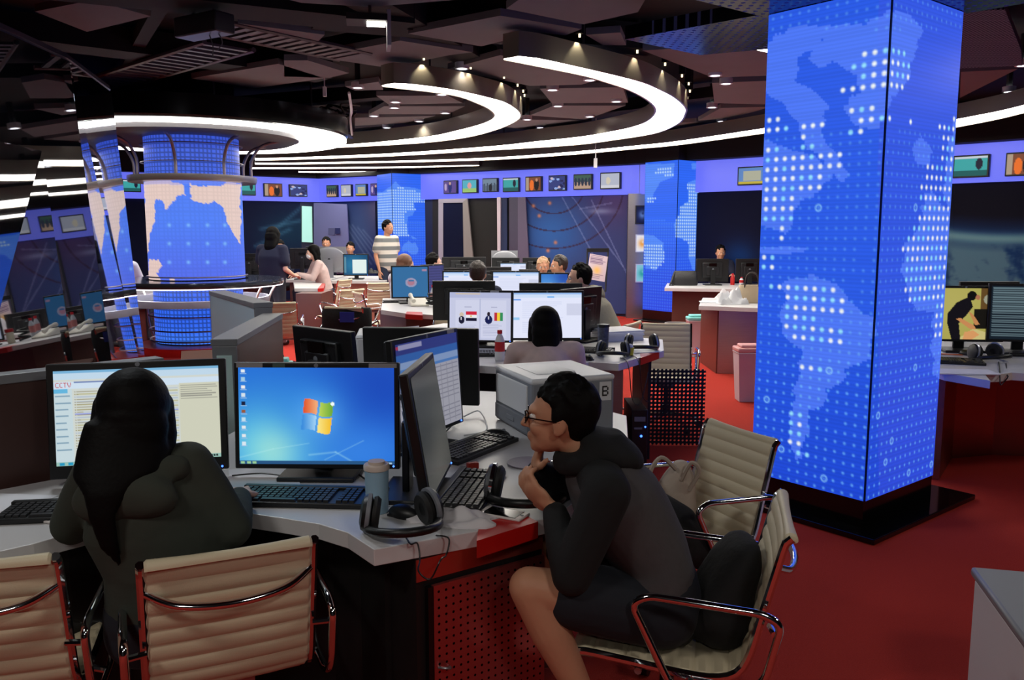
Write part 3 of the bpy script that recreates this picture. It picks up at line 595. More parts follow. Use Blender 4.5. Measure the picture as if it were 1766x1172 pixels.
LAND3 = [c8([(60, 250), (120, 250), (200, 200), (260, 140), (310, 190), (420, 200), (640, 260), (620, 330), (540, 340), (450, 370), (470, 440), (440, 500), (390, 520), (380, 600), (400, 720), (280, 720), (200, 660), (60, 640)]), c8([(325, 860), (345, 810), (400, 770), (440, 800), (470, 780), (505, 870), (480, 920), (430, 915), (380, 880), (335, 890)]), c8([(420, 710), (490, 750), (440, 750)])]
BIG3 = [c8([(60, 270), (310, 200), (640, 280), (600, 350), (450, 380), (470, 440), (370, 470), (360, 560), (400, 720), (280, 720), (200, 660), (60, 640)])]
def fn_far(LA, BI):
    def fn(px, py, cx, cy, d, Z, iu, iz):
        c = blend(base(px, (46, 104, 246)), (40, 70, 226), np.clip((py - 380) / 160, 0, 1)); land = np.zeros(px.shape, bool); big = land.copy()
        for p in LA: land |= inpoly(px, py, p)
        for p in BI: big |= inpoly(cx, cy, p)
        c = blend(c, (104, 160, 255), land * .6); k = np.exp(-(d / .018) ** 4)
        c = blend(c, (215, 240, 255), k * big * .9); return blend(c, (100, 160, 255), k * ~big * .4 * (cy > 380))
    return fn
def pillar(label, C0, CR, wl, z0, z1, fn, res, base_plate=True):
    """C0 near corner, CR right corner (floor), wl width of the left face"""
    C0, CR = Vector(C0), Vector(CR); r = CR - C0; n = Vector((-r.y, r.x)).normalized(); CL = C0 + n * wl; CB = CR + n * wl
    t = thing('led_pillar', label, 'pillar', (0, 0, 0), 0)
    MB().prism([tuple(C0 * .999 + CB * .001), tuple(CR * .999 + CL * .001), tuple(CB * .999 + C0 * .001), tuple(CL * .999 + CR * .001)], 0, z1 + .3).build('core', M_black, t, smooth=False)
    o = (Vector((0, 0)))
    for nm, P, Q, k in (('led_screen', CL, C0, 1), ('led_screen', C0, CR, 1), ('led_screen', CR, CB, .4), ('led_screen', CB, CL, .4)):
        d = (Q - P).normalized(); e = Vector((d.y, -d.x)) * .006
        led_face(nm, t, P + e + d * .002, Q + e - d * .002, z0, z1, max(int((Q - P).length / res * k), 8), max(int((z1 - z0) / res * k), 20), fn)
    MB().prism([tuple(C0 - r * .01), tuple(CR), tuple(CB), tuple(CL)], .03, z0).build('plinth', M_gloss, t, smooth=False)
    if base_plate:
        u = r.normalized(); q = [C0 - u * .13 - n * .13, CR + u * .28 - n * .13, CB + u * .28 + n * .1, CL - u * .13 + n * .1]
        MB().prism([tuple(p) for p in q], 0.001, .03).build('base_plate', M_gloss, t, smooth=False, bev=.004)
    t_off = (C0 + CB) / 2
    for ch in [x for x in COL.objects if x.parent == t]: ch.location = (-t_off.x, -t_off.y, 0)
    t.location = (t_off.x, t_off.y, 0); return t
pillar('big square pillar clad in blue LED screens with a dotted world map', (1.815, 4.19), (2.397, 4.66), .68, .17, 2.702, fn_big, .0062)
pillar('middle-distance blue LED map pillar showing Africa and Europe, behind the desk with the black bag', (2.72, 14.0), (3.35, 14.5), .72, .2, 2.70, fn_far(LAND2, BIG2), .013)
pillar('farthest blue LED map pillar showing Asia and Australia, behind the man in the striped shirt', (-2.42, 17.2), (-1.72, 17.65), .72, .2, 2.70, fn_far(LAND3, BIG3), .014)
# ================================================================ round column with glowing counter
CX, CY = -3.71, 9.95
col = thing('round_column', 'round column wrapped in glowing blue and peach LED skin with metal bands', 'column', (CX, CY, 0))
def cyl_led(name, r0, r1, z0, z1, fn, nu=220, nv=90):
    a = np.linspace(-PI, PI, nu); z = np.linspace(z1, z0, nv); A_, Z = np.meshgrid(a, z); rr = r0 + (r1 - r0) * (Z - z0) / (z1 - z0)
    X = rr * np.cos(A_); Y = rr * np.sin(A_); px, py = pix(X + CX, Y + CY, Z); front = Y < .1
    return grid(name, np.stack([X, Y, Z], -1), fn(px, py, A_, Z, front), LED, col)
def grids(c, A_, Z, s, k):
    g = ((np.mod(A_ * .55, s) < s * .3) | (np.mod(Z, s) < s * .3)); return c * (1 - k * g[..., None])
cz = lambda p: sc(p, 229, 220, 2.93)
PEACH = [cz([(60, 260), (230, 275), (260, 290), (262, 340), (225, 350), (185, 395), (165, 420), (150, 370), (115, 370), (110, 450), (85, 540), (82, 640), (55, 640)]), cz([(290, 285), (370, 300), (480, 280), (545, 280), (545, 590), (510, 540), (480, 480), (455, 400), (410, 370), (340, 385), (290, 360)]), cz([(80, 660), (130, 665), (150, 700), (125, 740), (155, 800), (70, 800)]), cz([(195, 765), (215, 765), (215, 800), (195, 800)])]
def fn_c(px, py, A_, Z, front):
    c = blend(base(px, (84, 130, 248)), (88, 112, 238), np.clip((py - 380) / 100, 0, 1)); n = smooth_noise(px, py, 5, 3) * 1.3; pe = np.zeros(px.shape, bool)
    for p in PEACH: pe |= inpoly(px + n, py + n, p)
    pe &= front; c = blend(c, (246, 212, 190), pe * .9); c = blend(c, (140, 146, 246), np.clip((1.7 - np.abs(Z - 1.4)) * 0 + (py < 318) * .4, 0, 1))
    for x in (292, 325, 358, 388):
        for y in (388, 420, 452): c = blend(c, (130, 190, 255), gs(px, py, x, y, 3, 3) * front)
    return grids(c, A_, Z, .045, .04)
cyl_led('led_skin', .535, .535, 1.0, 2.12, fn_c)
cyl_led('upper_led_skin', .52, .52, 2.16, 2.66, lambda px, py, A_, Z, f: grids(blend(base(px, (66, 100, 226)), (50, 70, 190), (py < 255) * .4), A_, Z, .05, .3))
cyl_led('lower_led_skin', .50, .50, .27, .93, lambda px, py, A_, Z, f: grids(blend(base(px, (52, 106, 246)), (70, 134, 255), np.clip((py - 560) / 40, 0, 1)), A_, Z, .05, .35))
MB().lathe([(.49, 0), (.49, 3.2), (.3, 3.2), (.3, 0)], seg=48).build('core', M_dark, col)
MB().lathe([(.50, 2.10), (.70, 2.10), (.71, 2.13), (.71, 2.17), (.50, 2.18)], seg=64).build('upper_band', M_steel, col)
MB().lathe([(.8, 0.0), (.8, .13), (.7, .15), (.70, .24), (.5, .26), (.4, .26), (.4, 0)], seg=64).build('base_step', mat('red_metal', (150, 40, 36), .3, .6), col)
b = MB()
for r_, z_, th in ((.56, .42, .008), (.56, .58, .008), (.56, .30, .01), (.56, 2.32, .006), (.56, 2.52, .006), (.56, 1.03, .008)): b.tube(arc((0, 0), r_, 0, 357, 60, z_), th, 6, close=True)
b.build('rail_rings', mat('rail_metal', (120, 110, 120), .35, .8), col)
for a in range(5, 365, 45):
    ca, sa = math.cos(R(a)), math.sin(R(a))
    MB().tube(spline([(.66 * ca, .66 * sa, 2.17), (.67 * ca, .67 * sa, 2.35), (.78 * ca, .78 * sa, 2.52), (1.0 * ca, 1.0 * sa, 2.59)], 6), .018, 8).build('strut', mat('rail_metal', (120, 110, 120), .35, .8), col)
ctr = thing('round_counter', 'round glass counter with a glowing underside rim encircling the lit column', 'counter', (CX, CY, 0))
MB().lathe([(.57, .93), (.97, .925), (.98, .945), (.97, .99), (.57, .99), (.57, .93)], seg=72).build('counter_top', mat('counter_glass', (70, 76, 86), .12, .5), ctr)
MB().lathe([(.93, .915), (.965, .915), (.965, .928), (.93, .928), (.93, .915)], seg=72).build('light_rim', mat('rim_glow', (255, 255, 255), emit=(250, 246, 255), es=2.5), ctr)
MB().lathe([(.78, .70), (.80, .70), (.80, .78), (.78, .78), (.78, .70)], seg=72).build('footrail_band', mat('band_grey', (110, 108, 114), .4, .5), ctr)
for a in (-20, 20, 90, 160, 205):
    ca, sa = math.cos(R(a)), math.sin(R(a)); MB().tube(spline([(.9 * ca, .9 * sa, .93), (.8 * ca, .8 * sa, .74), (.76 * ca, .76 * sa, .4), (.62 * ca, .62 * sa, .15)], 6), .014, 8).build('bracket', M_steel, ctr)
dk = thing('disc_light', 'wide white glowing disc light with a dark inner cone over the round column', 'ceiling light', (CX, CY, 0))
MB().lathe([(1.22, 2.65), (1.72, 2.585), (1.76, 2.60), (1.76, 2.63), (1.22, 2.70), (1.22, 2.65)], seg=96).build('diffuser', mat('disc_glow', (255, 255, 255), emit=(255, 251, 240), es=6), dk)
MB().lathe([(.5, 2.60), (1.12, 2.565), (1.21, 2.60), (1.21, 2.72), (.5, 2.78), (.5, 2.60)], seg=96).build('inner_cone', mat('cone_grey', (70, 68, 72), .4, .5), dk)
MB().lathe([(1.15, 2.73), (1.76, 2.64), (1.78, 2.66), (1.78, 2.86), (1.15, 2.88), (1.15, 2.73)], seg=96).build('casing', mat('casing_dark', (24, 24, 26), .2, .6), dk)
for a in range(0, 360, 60): MB().cyl((1.4 * math.cos(R(a)), 1.4 * math.sin(R(a)), 2.86), (1.4 * math.cos(R(a)), 1.4 * math.sin(R(a)), CEIL + .01), .012, 6).build('hanger', M_tray, dk)
# ================================================================ smoked mirror glass wall on the left
def mirror_mat(name, k, c=(10, 12, 16), rough=.02):
    if name in MATS: return MATS[name]
    m = bpy.data.materials.new(name); m.use_nodes = True; MATS[name] = m; N = m.node_tree.nodes; L = m.node_tree.links; p = N['Principled BSDF']
    p.inputs['Base Color'].default_value = L4(c); p.inputs['Roughness'].default_value = .3; p.inputs['Specular IOR Level'].default_value = 0
    g = N.new('ShaderNodeBsdfGlossy'); g.inputs['Color'].default_value = (.92, .95, 1, 1); g.inputs['Roughness'].default_value = rough
    mx = N.new('ShaderNodeMixShader'); mx.inputs[0].default_value = k; L.new(p.outputs[0], mx.inputs[1]); L.new(g.outputs[0], mx.inputs[2]); L.new(mx.outputs[0], N['Material Output'].inputs[0]); return m
gw = thing('glass_wall', 'tall leaning smoked glass wall reflecting the lit hall, at the left edge', 'glass wall')
def pane(name, a, b, c, d, m): return slab(name, [a, b, c, d], .02, m, gw)
zt = 2.66
e1t, e1b = Vector((-3.26, 7.0, zt)), Vector((-3.08, 7.0, .0)); e2t, e2b = Vector((-2.95, 5.75, zt)), Vector((-2.74, 5.75, .0)); e3t, e3b = Vector((-2.92, 3.6, 2.72)), Vector((-2.62, 3.6, .0)); e4t, e4b = Vector((-2.9, 1.2, 2.75)), Vector((-2.5, 1.2, .0))
pane('mirror_pane', e2b, e1b, e1t, e2t, mirror_mat('clear_mirror', .86)); pane('pane', e3b, e2b, e2t, e3t, mirror_mat('smoked_glass', .3)); pane('pane', e4b, e3b, e3t, e4t, mirror_mat('smoked_glass', .3))
MB().tube([e4t + Vector((-.02, 0, .03)), e3t + Vector((-.02, 0, .03)), e2t + Vector((-.02, 0, .03)), e1t + Vector((-.02, 0, .03))], .035, 6).build('top_rail', mat('rail_purple', (70, 66, 84), .35, .6), gw)
MB().tube([e2b + Vector((-.012, 0, 0)), e2t + Vector((-.012, 0, 0))], .006, 6).tube([e3b + Vector((-.012, 0, 0)), e3t + Vector((-.012, 0, 0))], .006, 6).build('joint', M_grey, gw)
# ================================================================ furniture kinds
DESK = .75
def rounded(pts, r, n=5, close=True):
    P = [Vector(p) for p in pts]; out = []; m = len(P)
    for i in range(m):
        if not close and i in (0, m - 1): out.append(P[i]); continue
        a, b, c_ = P[i - 1], P[i], P[(i + 1) % m]; u = (a - b); v = (c_ - b); rr = min(r, u.length * .45, v.length * .45); s = b + u.normalized() * rr; e = b + v.normalized() * rr
        for k in range(n + 1): t = k / n; out.append((1 - t) ** 2 * s + 2 * t * (1 - t) * b + t * t * e)
    return out
def chair_proto(full=True):
    t = thing('office_chair', '', 'chair')
    prof = spline([(-.245, .425), (-.262, .445), (-.235, .462), (-.12, .452), (.06, .432), (.15, .432), (.205, .455), (.235, .51), (.262, .62), (.292, .74), (.318, .84), (.335, .853), (.345, .838)], 14)
    prof = [Vector((0, p[0], p[1])) for p in prof]; L = [0]
    for a, b in zip(prof, prof[1:]): L.append(L[-1] + (b - a).length)
    n = 190; pts = []; j = 0
    for k in range(n):
        s = L[-1] * k / (n - 1)
        while j < len(prof) - 2 and L[j + 1] < s: j += 1
        pts.append(prof[j].lerp(prof[j + 1], (s - L[j]) / max(L[j + 1] - L[j], 1e-6)))
    wd = .205
    xs = [-wd, -wd * .97, -wd * .5, 0, wd * .5, wd * .97, wd]; rg = []
    for k in range(n):
        T = (pts[min(k + 1, n - 1)] - pts[max(k - 1, 0)]).normalized(); N = Vector((0, -T.z, T.y)); s = L[-1] * k / (n - 1)
        rib = .0085 * abs(math.sin(PI * s / .048)) ** .45 + .002; sag = lambda x: -.006 * (1 - (x / wd) ** 2)
        rg.append([pts[k] + Vector((x, 0, 0)) + N * (rib * (1 if abs(x) < wd else .4) + sag(x)) for x in xs] + [pts[k] + Vector((x, 0, 0)) + N * (-rib * (1 if abs(x) < wd else .4) + sag(x)) for x in xs[::-1]])
    MB().rings(rg).build('sling_seat', M_cream, t)
    for s in (-1, 1):
        rl = MB(); rl.tube([p + Vector((s * (wd + .008), 0, 0)) for p in pts[::5]], .012, 8); rl.build('side_rail', M_chrome, t)
        if not full: continue
        lp = rounded([(s * .262, .03, .41), (s * .262, .20, .40), (s * .262, .275, .46), (s * .262, .312, .63), (s * .262, .26, .655), (s * .262, -.04, .672), (s * .262, -.085, .645)], .05, 5)
        MB().tube(lp, .0115, 10, close=True).build('armrest', M_chrome, t)
        MB().cyl((s * .21, .285, .60), (s * .262, .295, .60), .009, 8).build('arm_mount', M_chrome, t); MB().cyl((s * .21, .08, .425), (s * .262, .08, .408), .01, 8).build('arm_mount', M_chrome, t)
    MB().tube(spline([(-.205, .30, .765), (-.13, .34, .735), (0, .358, .725), (.13, .34, .735), (.205, .30, .765)], 8), .011, 10).build('back_stretcher', M_chrome, t)
    MB().cyl((-.2, -.07, .415), (.2, -.07, .415), .011, 8).cyl((-.2, .12, .405), (.2, .12, .405), .011, 8).box((0, .02, .385), (.14, .24, .03)).build('seat_mount', M_alu, t)
    MB().lathe([(.0, .09), (.03, .09), (.03, .2), (.022, .2), (.022, .385), (0, .385)], seg=14).build('gas_lift', M_blackpl, t)
    for k in range(5):
        a = 2 * PI * k / 5 + .3; ca, sa = math.cos(a), math.sin(a)
        lg = MB().tube([(.02 * ca, .02 * sa, .115), (.16 * ca, .16 * sa, .10), (.29 * ca, .29 * sa, .07)], [.024, .018, .013], 8).build('base_leg', M_chrome, t)
        MB().cyl((.29 * ca - .018 * sa, .29 * sa + .018 * ca, .027), (.29 * ca + .018 * sa, .29 * sa - .018 * ca, .027), .026, 14).cyl((.29 * ca, .29 * sa, .03), (.29 * ca, .29 * sa, .075), .006, 6).build('castor', M_blackpl, lg)
    return t
chair0 = chair_proto(); chair0.scale = (.93, .93, .93); first_chair = [True]
def chair(x, y, front, label, group=None):
    """front = direction (x, y) the sitter faces"""
    rz = math.atan2(front[1], front[0]) + PI / 2
    o = place(chair0, first_chair[0], (x, y, 0), rz, label, group); first_chair[0] = False; return o

# ---- monitors
def scr_desktop():
    p = Pic(200, 128, (36, 110, 214)); p.glow(.2, .8, .38, .5, (96, 200, 232)); p.glow(.22, .85, .16, .26, (170, 232, 214), .75); p.glow(.9, .2, .5, .6, (26, 66, 178), .8); p.glow(.45, .35, .25, .3, (54, 142, 226), .6); p.glow(.8, .85, .3, .3, (60, 136, 232), .7)
    for x0, y0, x1, y1, w_ in ((0, .93, .22, .84, .004), (.22, .84, .45, .78, .003), (.45, .90, .62, .87, .006), (.62, .87, .74, .98, .006), (.55, .95, .8, .75, .003)):
        d = seg_d(p.X, p.Y * .64, x0, y0 * .64, x1, y1 * .64); p.a = blend(p.a, (190, 240, 240), np.exp(-(d / w_) ** 2) * .35)
    def wq(x0, y0, x1, y1, c, c2):
        sh = .02 * np.sin((p.X - .38) * 26); sl = (p.Y - .5) * -.08; m = (p.X > x0 + sl) & (p.X < x1 + sl) & (p.Y + sh > y0) & (p.Y + sh < y1); g = np.clip((p.X - x0) / (x1 - x0), 0, 1)[..., None]; p.a[m] = (np.array(c) * (1 - g) + np.array(c2) * g)[m]
    p.glow(.51, .5, .14, .2, (110, 190, 250), .6)
    wq(.41, .34, .50, .485, (222, 76, 36), (240, 170, 120)); wq(.515, .345, .60, .49, (190, 214, 90), (110, 170, 60)); wq(.41, .50, .50, .655, (60, 140, 220), (170, 214, 245)); wq(.515, .505, .60, .665, (248, 226, 130), (242, 186, 40))
    p.ell(.603, .375, .012, .02, (240, 250, 250))
    for i in range(10): p.rect(.022, .02 + .083 * i, .045, .055 + .083 * i, [(225, 235, 240), (160, 200, 225), (235, 235, 235), (210, 225, 235), (24, 30, 60), (150, 90, 60), (190, 220, 235), (225, 230, 235), (225, 230, 235), (215, 230, 240)][i]); p.rect(.014, .06 + .083 * i, .055, .068 + .083 * i, (150, 190, 230))
    p.rect(0, .962, 1, 1, (40, 84, 130))
    for x in (.01, .05, .085): p.rect(x, .968, x + .025, .995, (150, 200, 150))
    p.rect(.86, .975, .98, .99, (170, 200, 220)); return p
def scr_page(red=True, w=240, h=135):
    p = Pic(w, h, (206, 212, 206)); p.rect(0, 0, 1, .03, (120, 176, 214)); p.rect(0, .03, 1, .10, (190, 214, 232)); p.rect(0, .12, 1, .19, (205, 222, 238)); p.rect(0, .2, .11, 1, (196, 214, 220))
    p.text('CCTV', .012, .125, .024, .05, (190, 40, 40)); p.lines(.12, .12, .6, .15, 1, (110, 130, 180)); p.lines(.0, .19, .1, .24, 1, (100, 180, 220), 1)
    for k in range(28): y = .22 + .027 * k; p.rect(.12, y, .74, y + .012, (188, 186, 150) if k % 2 else (178, 190, 205)); p.rect(.12, y + .004, .12 + .5 * random.random(), y + .01, (150, 140, 110))
    for k in range(9): p.rect(.01, .26 + .07 * k, .07 + .03 * random.random(), .275 + .07 * k, (130, 160, 180))
    for x in (.13, .24, .36, .5, .62): p.rect(x, .2, x + .003, .95, (206, 212, 206))
    p.rect(.12, .45, .74, .465, (150, 160, 220)); p.rect(.75, .18, 1, .96, (205, 206, 186)); p.lines(.76, .2, .99, .36, 7, (150, 150, 140), .4)
    p.rect(0, .955, 1, 1, (150, 190, 180))
    for x in (.02, .07, .11, .15): p.rect(x, .96, x + .03, .995, (40, 150, 190))
    for k in range(9): p.rect(.84 + .016 * k, .965, .85 + .016 * k, .985, (30, 40, 40))
    return p
def scr_table():
    p = Pic(90, 100, (186, 186, 200)); p.rect(0, 0, 1, .12, (58, 66, 140)); p.rect(.05, .02, .4, .07, (170, 170, 210)); p.rect(.01, .03, .05, .06, (200, 60, 80)); p.rect(0, .12, 1, .2, (60, 110, 190)); p.rect(0, .2, 1, .27, (150, 176, 220)); p.rect(0, .27, 1, .3, (90, 140, 210)); p.rect(0, .3, .3, .5, (140, 160, 215))
    for k in range(26): p.rect(.02, .31 + .025 * k, .98, .314 + .025 * k, (140, 140, 158))
    for k in range(9): p.rect(.1 * k + .08, .31, .1 * k + .087, .97, (158, 158, 172))
    return p
def scr_flags():
    p = Pic(130, 110, (196, 200, 226)); p.rect(0, 0, 1, .12, (176, 182, 214)); p.rect(.1, .03, .5, .05, (214, 190, 150)); p.rect(.1, .16, .49, .95, (206, 209, 232)); p.rect(.51, .16, .92, .95, (206, 209, 232)); p.rect(.49, .14, .51, 1, (176, 182, 212))
    p.rect(.25, .3, .36, .32, (170, 172, 200)); p.rect(.68, .3, .78, .32, (170, 172, 200)); p.rect(.27, .4, .45, .47, (206, 40, 62)); p.rect(.27, .47, .45, .535, (236, 236, 240)); p.rect(.34, .485, .37, .52, (220, 190, 120)); p.rect(.27, .535, .45, .6, (24, 22, 50))
    p.ell(.2, .47, .035, .05, (206, 190, 170)); p.ell(.2, .58, .05, .08, (24, 24, 50)); p.rect(.185, .52, .2, .58, (230, 230, 236))
    p.rect(.73, .42, .775, .59, (190, 50, 60)); p.rect(.775, .42, .825, .59, (236, 206, 60)); p.rect(.825, .42, .87, .59, (50, 140, 90)); p.ell(.64, .45, .025, .045, (40, 30, 40)); p.ell(.64, .57, .06, .09, (22, 30, 80)); p.rect(.633, .5, .647, .56, (220, 220, 236))
    p.lines(.14, .68, .46, .92, 8, (180, 184, 212), .3); p.lines(.55, .66, .9, .92, 8, (176, 180, 208), .3); return p
def scr_white():
    p = Pic(100, 70, (226, 230, 250)); p.rect(0, 0, 1, .05, (150, 186, 236)); p.rect(0, .05, 1, .12, (206, 222, 246)); p.rect(.0, .14, .12, .17, (90, 150, 230)); p.rect(.5, .09, .6, .11, (90, 170, 240)); p.rect(0, .55, .1, .6, (150, 200, 240)); p.rect(.78, .25, 1, .5, (206, 210, 232)); p.lines(.14, .2, .75, .9, 16, (208, 214, 240), .3); return p
def scr_lock(): p = Pic(60, 60, (52, 108, 158)); p.ell(.52, .52, .16, .15, (150, 150, 180)); p.ell(.52, .52, .1, .1, (170, 120, 140)); p.rect(.45, .44, .6, .48, (60, 110, 160)); p.rect(.84, .08, .96, .15, (160, 130, 160)); return p
def scr_sky(): p = Pic(40, 30, (56, 120, 200)); p.glow(.3, .8, .5, .5, (110, 180, 240)); p.glow(.9, .1, .4, .5, (40, 80, 170)); return p
def scr_box(): p = Pic(50, 36, (20, 70, 110)); p.glow(.4, .5, .5, .5, (40, 120, 160)); p.rect(.36, .25, .95, .92, (226, 240, 236)); p.rect(.02, .1, .1, .9, (90, 140, 160)); return p
def scr_man():
    p = Pic(110, 84, (166, 158, 78)); p.glow(.3, .3, .5, .6, (176, 168, 92)); p.rect(.62, .4, .84, .78, (22, 20, 16)); p.rect(.82, .45, 1, 1, (84, 60, 22)); p.rect(.7, .0, .92, .4, (96, 70, 36)); p.poly([(.45, .95), (.62, .78), (1, .95), (1, 1), (.4, 1)], (196, 184, 120)); p.ell(.82, .22, .08, .1, (150, 150, 130))
    p.ell(.58, .15, .065, .09, (16, 14, 14)); p.poly([(.55, .16), (.38, .28), (.26, .5), (.26, .66), (.33, 1), (.45, 1), (.42, .68), (.52, .52), (.6, .36)], (18, 16, 22)); p.poly([(.38, .6), (.44, .58), (.62, .72), (.66, .8), (.58, .8)], (196, 134, 84)); p.poly([(.54, .45), (.6, .5), (.7, .7), (.64, .72)], (190, 130, 80)); p.poly([(.5, .85), (.62, .82), (.7, .9), (.6, 1), (.48, 1)], (210, 150, 96)); p.ell(.66, .18, .03, .05, (170, 110, 80)); p.rect(0, .78, .14, 1, (70, 66, 50)); p.ell(.07, .9, .05, .07, (190, 186, 150)); return p
def scr_code(): p = Pic(60, 60, (20, 30, 40)); p.lines(.04, .04, .98, .96, 22, (96, 116, 124), .45, .5); return p
def scr_glare(): p = Pic(30, 30, (70, 72, 70)); p.glow(.5, .8, .6, .3, (120, 118, 112), .8); p.glow(.2, .2, .5, .5, (54, 58, 60), .8); return p  # grey glare on the screen, painted in as its picture
def scr_list(): p = Pic(40, 44, (60, 62, 110)); p.lines(.05, .05, .95, .95, 10, (70, 72, 130), .5, .1); return p
M_mback = mat('monitor_back', (26, 27, 30), .38); M_silver = mat('monitor_silver', (168, 170, 176), .35, .5)
def monitor(label, x, y, yaw, w=.50, h=.33, gap=.04, tilt=4, pic=None, style='hp', dim=1.0, z=DESK, name='computer_monitor', vert=False, group=None, stk=None, base=True):
    t = thing(name, label, 'monitor', (x, y, z + .0005), R(yaw), group); zc = gap + h / 2
    rot = (R(-tilt), 0, 0)
    Rm = Matrix.Rotation(R(-tilt), 3, 'X'); P = lambda v: Rm @ Vector(v) + Vector((0, 0, zc))
    bez = .016 if style != 'aio' else .022
    if style == 'imac':
        MB().box((0, 0, 0), (w, .012, h)).ball((0, .004, 0), (w * .49, .017, h * .49), 32, 16).build('body', M_silver, t, bev=.004, loc=(0, 0, zc), rot=rot)
        MB().ball((0, .021, .0), (.022, .003, .026), 14, 8).build('emblem', M_dark, t, loc=(0, 0, zc), rot=rot)
        MB().box((0, .05, zc * .5), (.16, .02, zc)).box((0, .03, .004), (.18, .16, .008)).build('stand', M_silver, t)
    else:
        MB().box((0, .012, 0), (w, .028, h)).build('housing', M_blackpl if style != 'silver' else M_silver, t, bev=.004, loc=(0, 0, zc), rot=rot)
        bk = MB().box((0, .036, 0), (w * .62, .03, h * .66), taper=1).box((0, .055, -.01), (w * .4, .02, h * .4)).build('back_cover', M_mback, t, bev=.008, loc=(0, 0, zc), rot=rot)
        MB().box((0, .0575, h * .24), (.11, .012, .05)).build('handle_recess', M_gloss, bk)
        v = MB(); [v.box((-w * .28 + k * w * .56 / 19, .052, h * .29), (.006, .004, .012)) for k in range(20)]; v.build('vents', M_dark, bk)
        MB().lathe([(0, 0), (.014, 0), (.014, .002), (0, .002)], (0, .0665, .02), 16, axis=(0, 1, 0)).build('round_emblem', M_grey, bk)
        if base:
            MB().box((0, .075, zc * .5 + .01), (.07, .022, zc)).build('stand_neck', M_blackpl, t, bev=.004)
            MB().box((0, .05, .008), (.25, .20, .016)).build('stand_base', M_blackpl, t, bev=.005)
        MB().lathe([(0, 0), (.007, 0), (.007, .001), (0, .001)], (0, -.0025, h / 2 - .009), 14, axis=(0, -1, 0)).build('round_logo', M_grey, t, loc=(0, 0, zc), rot=rot)
        MB().ball((w / 2 - .02, -.003, -h / 2 + .01), .0035, 8, 6).build('power_light', M_led, t, loc=(0, 0, zc), rot=rot)
    if pic is not None:
        m = SCREEN if dim == 1 else attr_mat('screen_light_dim', dim, rough=.25)
        s = picmesh('screen', pic, w - 2 * bez, h - 2 * bez - (.02 if style == 'aio' else 0), m, t)
        s.location = (0, 0, zc + (.01 if style == 'aio' else 0)); s.rotation_euler = rot; s.data.transform(Matrix.Translation((0, -.0045, 0)))
    elif style == 'imac': pass
    else: MB().box((0, -.003, 0), (w - 2 * bez, .002, h - 2 * bez)).build('screen', M_gloss, t, loc=(0, 0, zc), rot=rot)
    if stk:
        for (sx, sw, col) in stk: MB().box((sx, -.0032, h / 2 - .009), (sw, .0015, .014)).build('sticker', mat('sticker_%d_%d' % col[:2], col, .6), t, loc=(0, 0, zc), rot=rot)
    return t
def keyboard(label, x, y, yaw, w=.45, d=.155, z=DESK, cols=22, group=None):
    t = thing('keyboard', label, 'keyboard', (x, y, z + .0005), R(yaw), group)
    MB().box((0, 0, .008), (w, d, .016)).box((0, d / 2 - .012, .018), (w, .022, .012)).build('case', M_blackpl, t, bev=.003)
    k = MB(); rows = 6; kw = (w - .03) / cols
    for r in range(rows):
        for c_ in range(cols):
            if c_ in (15, 19) or (r == 0 and 4 < c_ < 10 and False): continue
            if r == 5 and 4 <= c_ <= 9:
                if c_ == 4: k.box((-w / 2 + .015 + kw * 7, d / 2 - .034 - r * .0205, .0195), (kw * 5.7, .0165, .007), taper=.92)
                continue
            k.box((-w / 2 + .015 + kw * (c_ + .5), d / 2 - .034 - r * .0205, .0195), (kw * .86, .0165, .007), taper=.85)
    k.build('keys', mat('key_black', (34, 34, 37), .4), t, smooth=False)['kind'] = 'stuff'
    return t
def mouse(label, x, y, yaw, z=DESK, m=None):
    t = thing('computer_mouse', label, 'mouse', (x, y, z + .0005), R(yaw)); MB().ball((0, 0, .008), (.03, .055, .026), 20, 12).box((0, 0, .003), (.05, .09, .006)).build('body', m or M_blackpl, t); MB().cyl((-.004, -.028, .030), (.004, -.028, .030), .007, 10).build('scroll_wheel', M_grey, t); return t
def headphones(label, x, y, yaw, z=DESK, mats_=None, s=1.0, lie=True):
    t = thing('headphones', label, 'headphones', (x, y, z + .001), R(yaw)); band, cup, ring_ = mats_ or (M_blackpl, M_blackpl, M_grey)
    # lying on the cups: band arcs back along the desk
    MB().tube([(.085 * s * math.cos(a), .02 + .11 * s * math.sin(a), .018 + .022 * math.sin(a)) for a in np.linspace(-.1, PI + .1, 22)], .011 * s, 10, flat=(0, 0, 1)).build('headband', band, t)
    for q in (-1, 1):
        cpt = Vector((q * .078 * s, -.012, .045 * s)); ax = Vector((q, -.25, .15)).normalized()
        cu = MB().lathe([(0, -.014), (.030 * s, -.013), (.043 * s, -.006), (.045 * s, .004), (.04 * s, .014), (.024 * s, .02), (0, .021)], cpt, 26, axis=ax).build('ear_cup', cup, t)
        MB().lathe([(.016 * s, -.03), (.036 * s, -.032), (.043 * s, -.022), (.040 * s, -.012), (.016 * s, -.012), (.016 * s, -.03)], cpt, 26, axis=ax).build('ear_pad', mat('ear_pad', (14, 14, 15), .7), cu)
        MB().lathe([(.04 * s, -.008), (.047 * s, -.006), (.047 * s, .004), (.04 * s, .006), (.04 * s, -.008)], cpt, 26, axis=ax).build('cup_ring', ring_, cu)
    return t
def cable(label, pts, r=.0028, m=None, name='cable'):
    o = MB().tube(spline(pts, 8), r, 7).build(name, m or M_blackpl); return tag(o, label, 'cable')
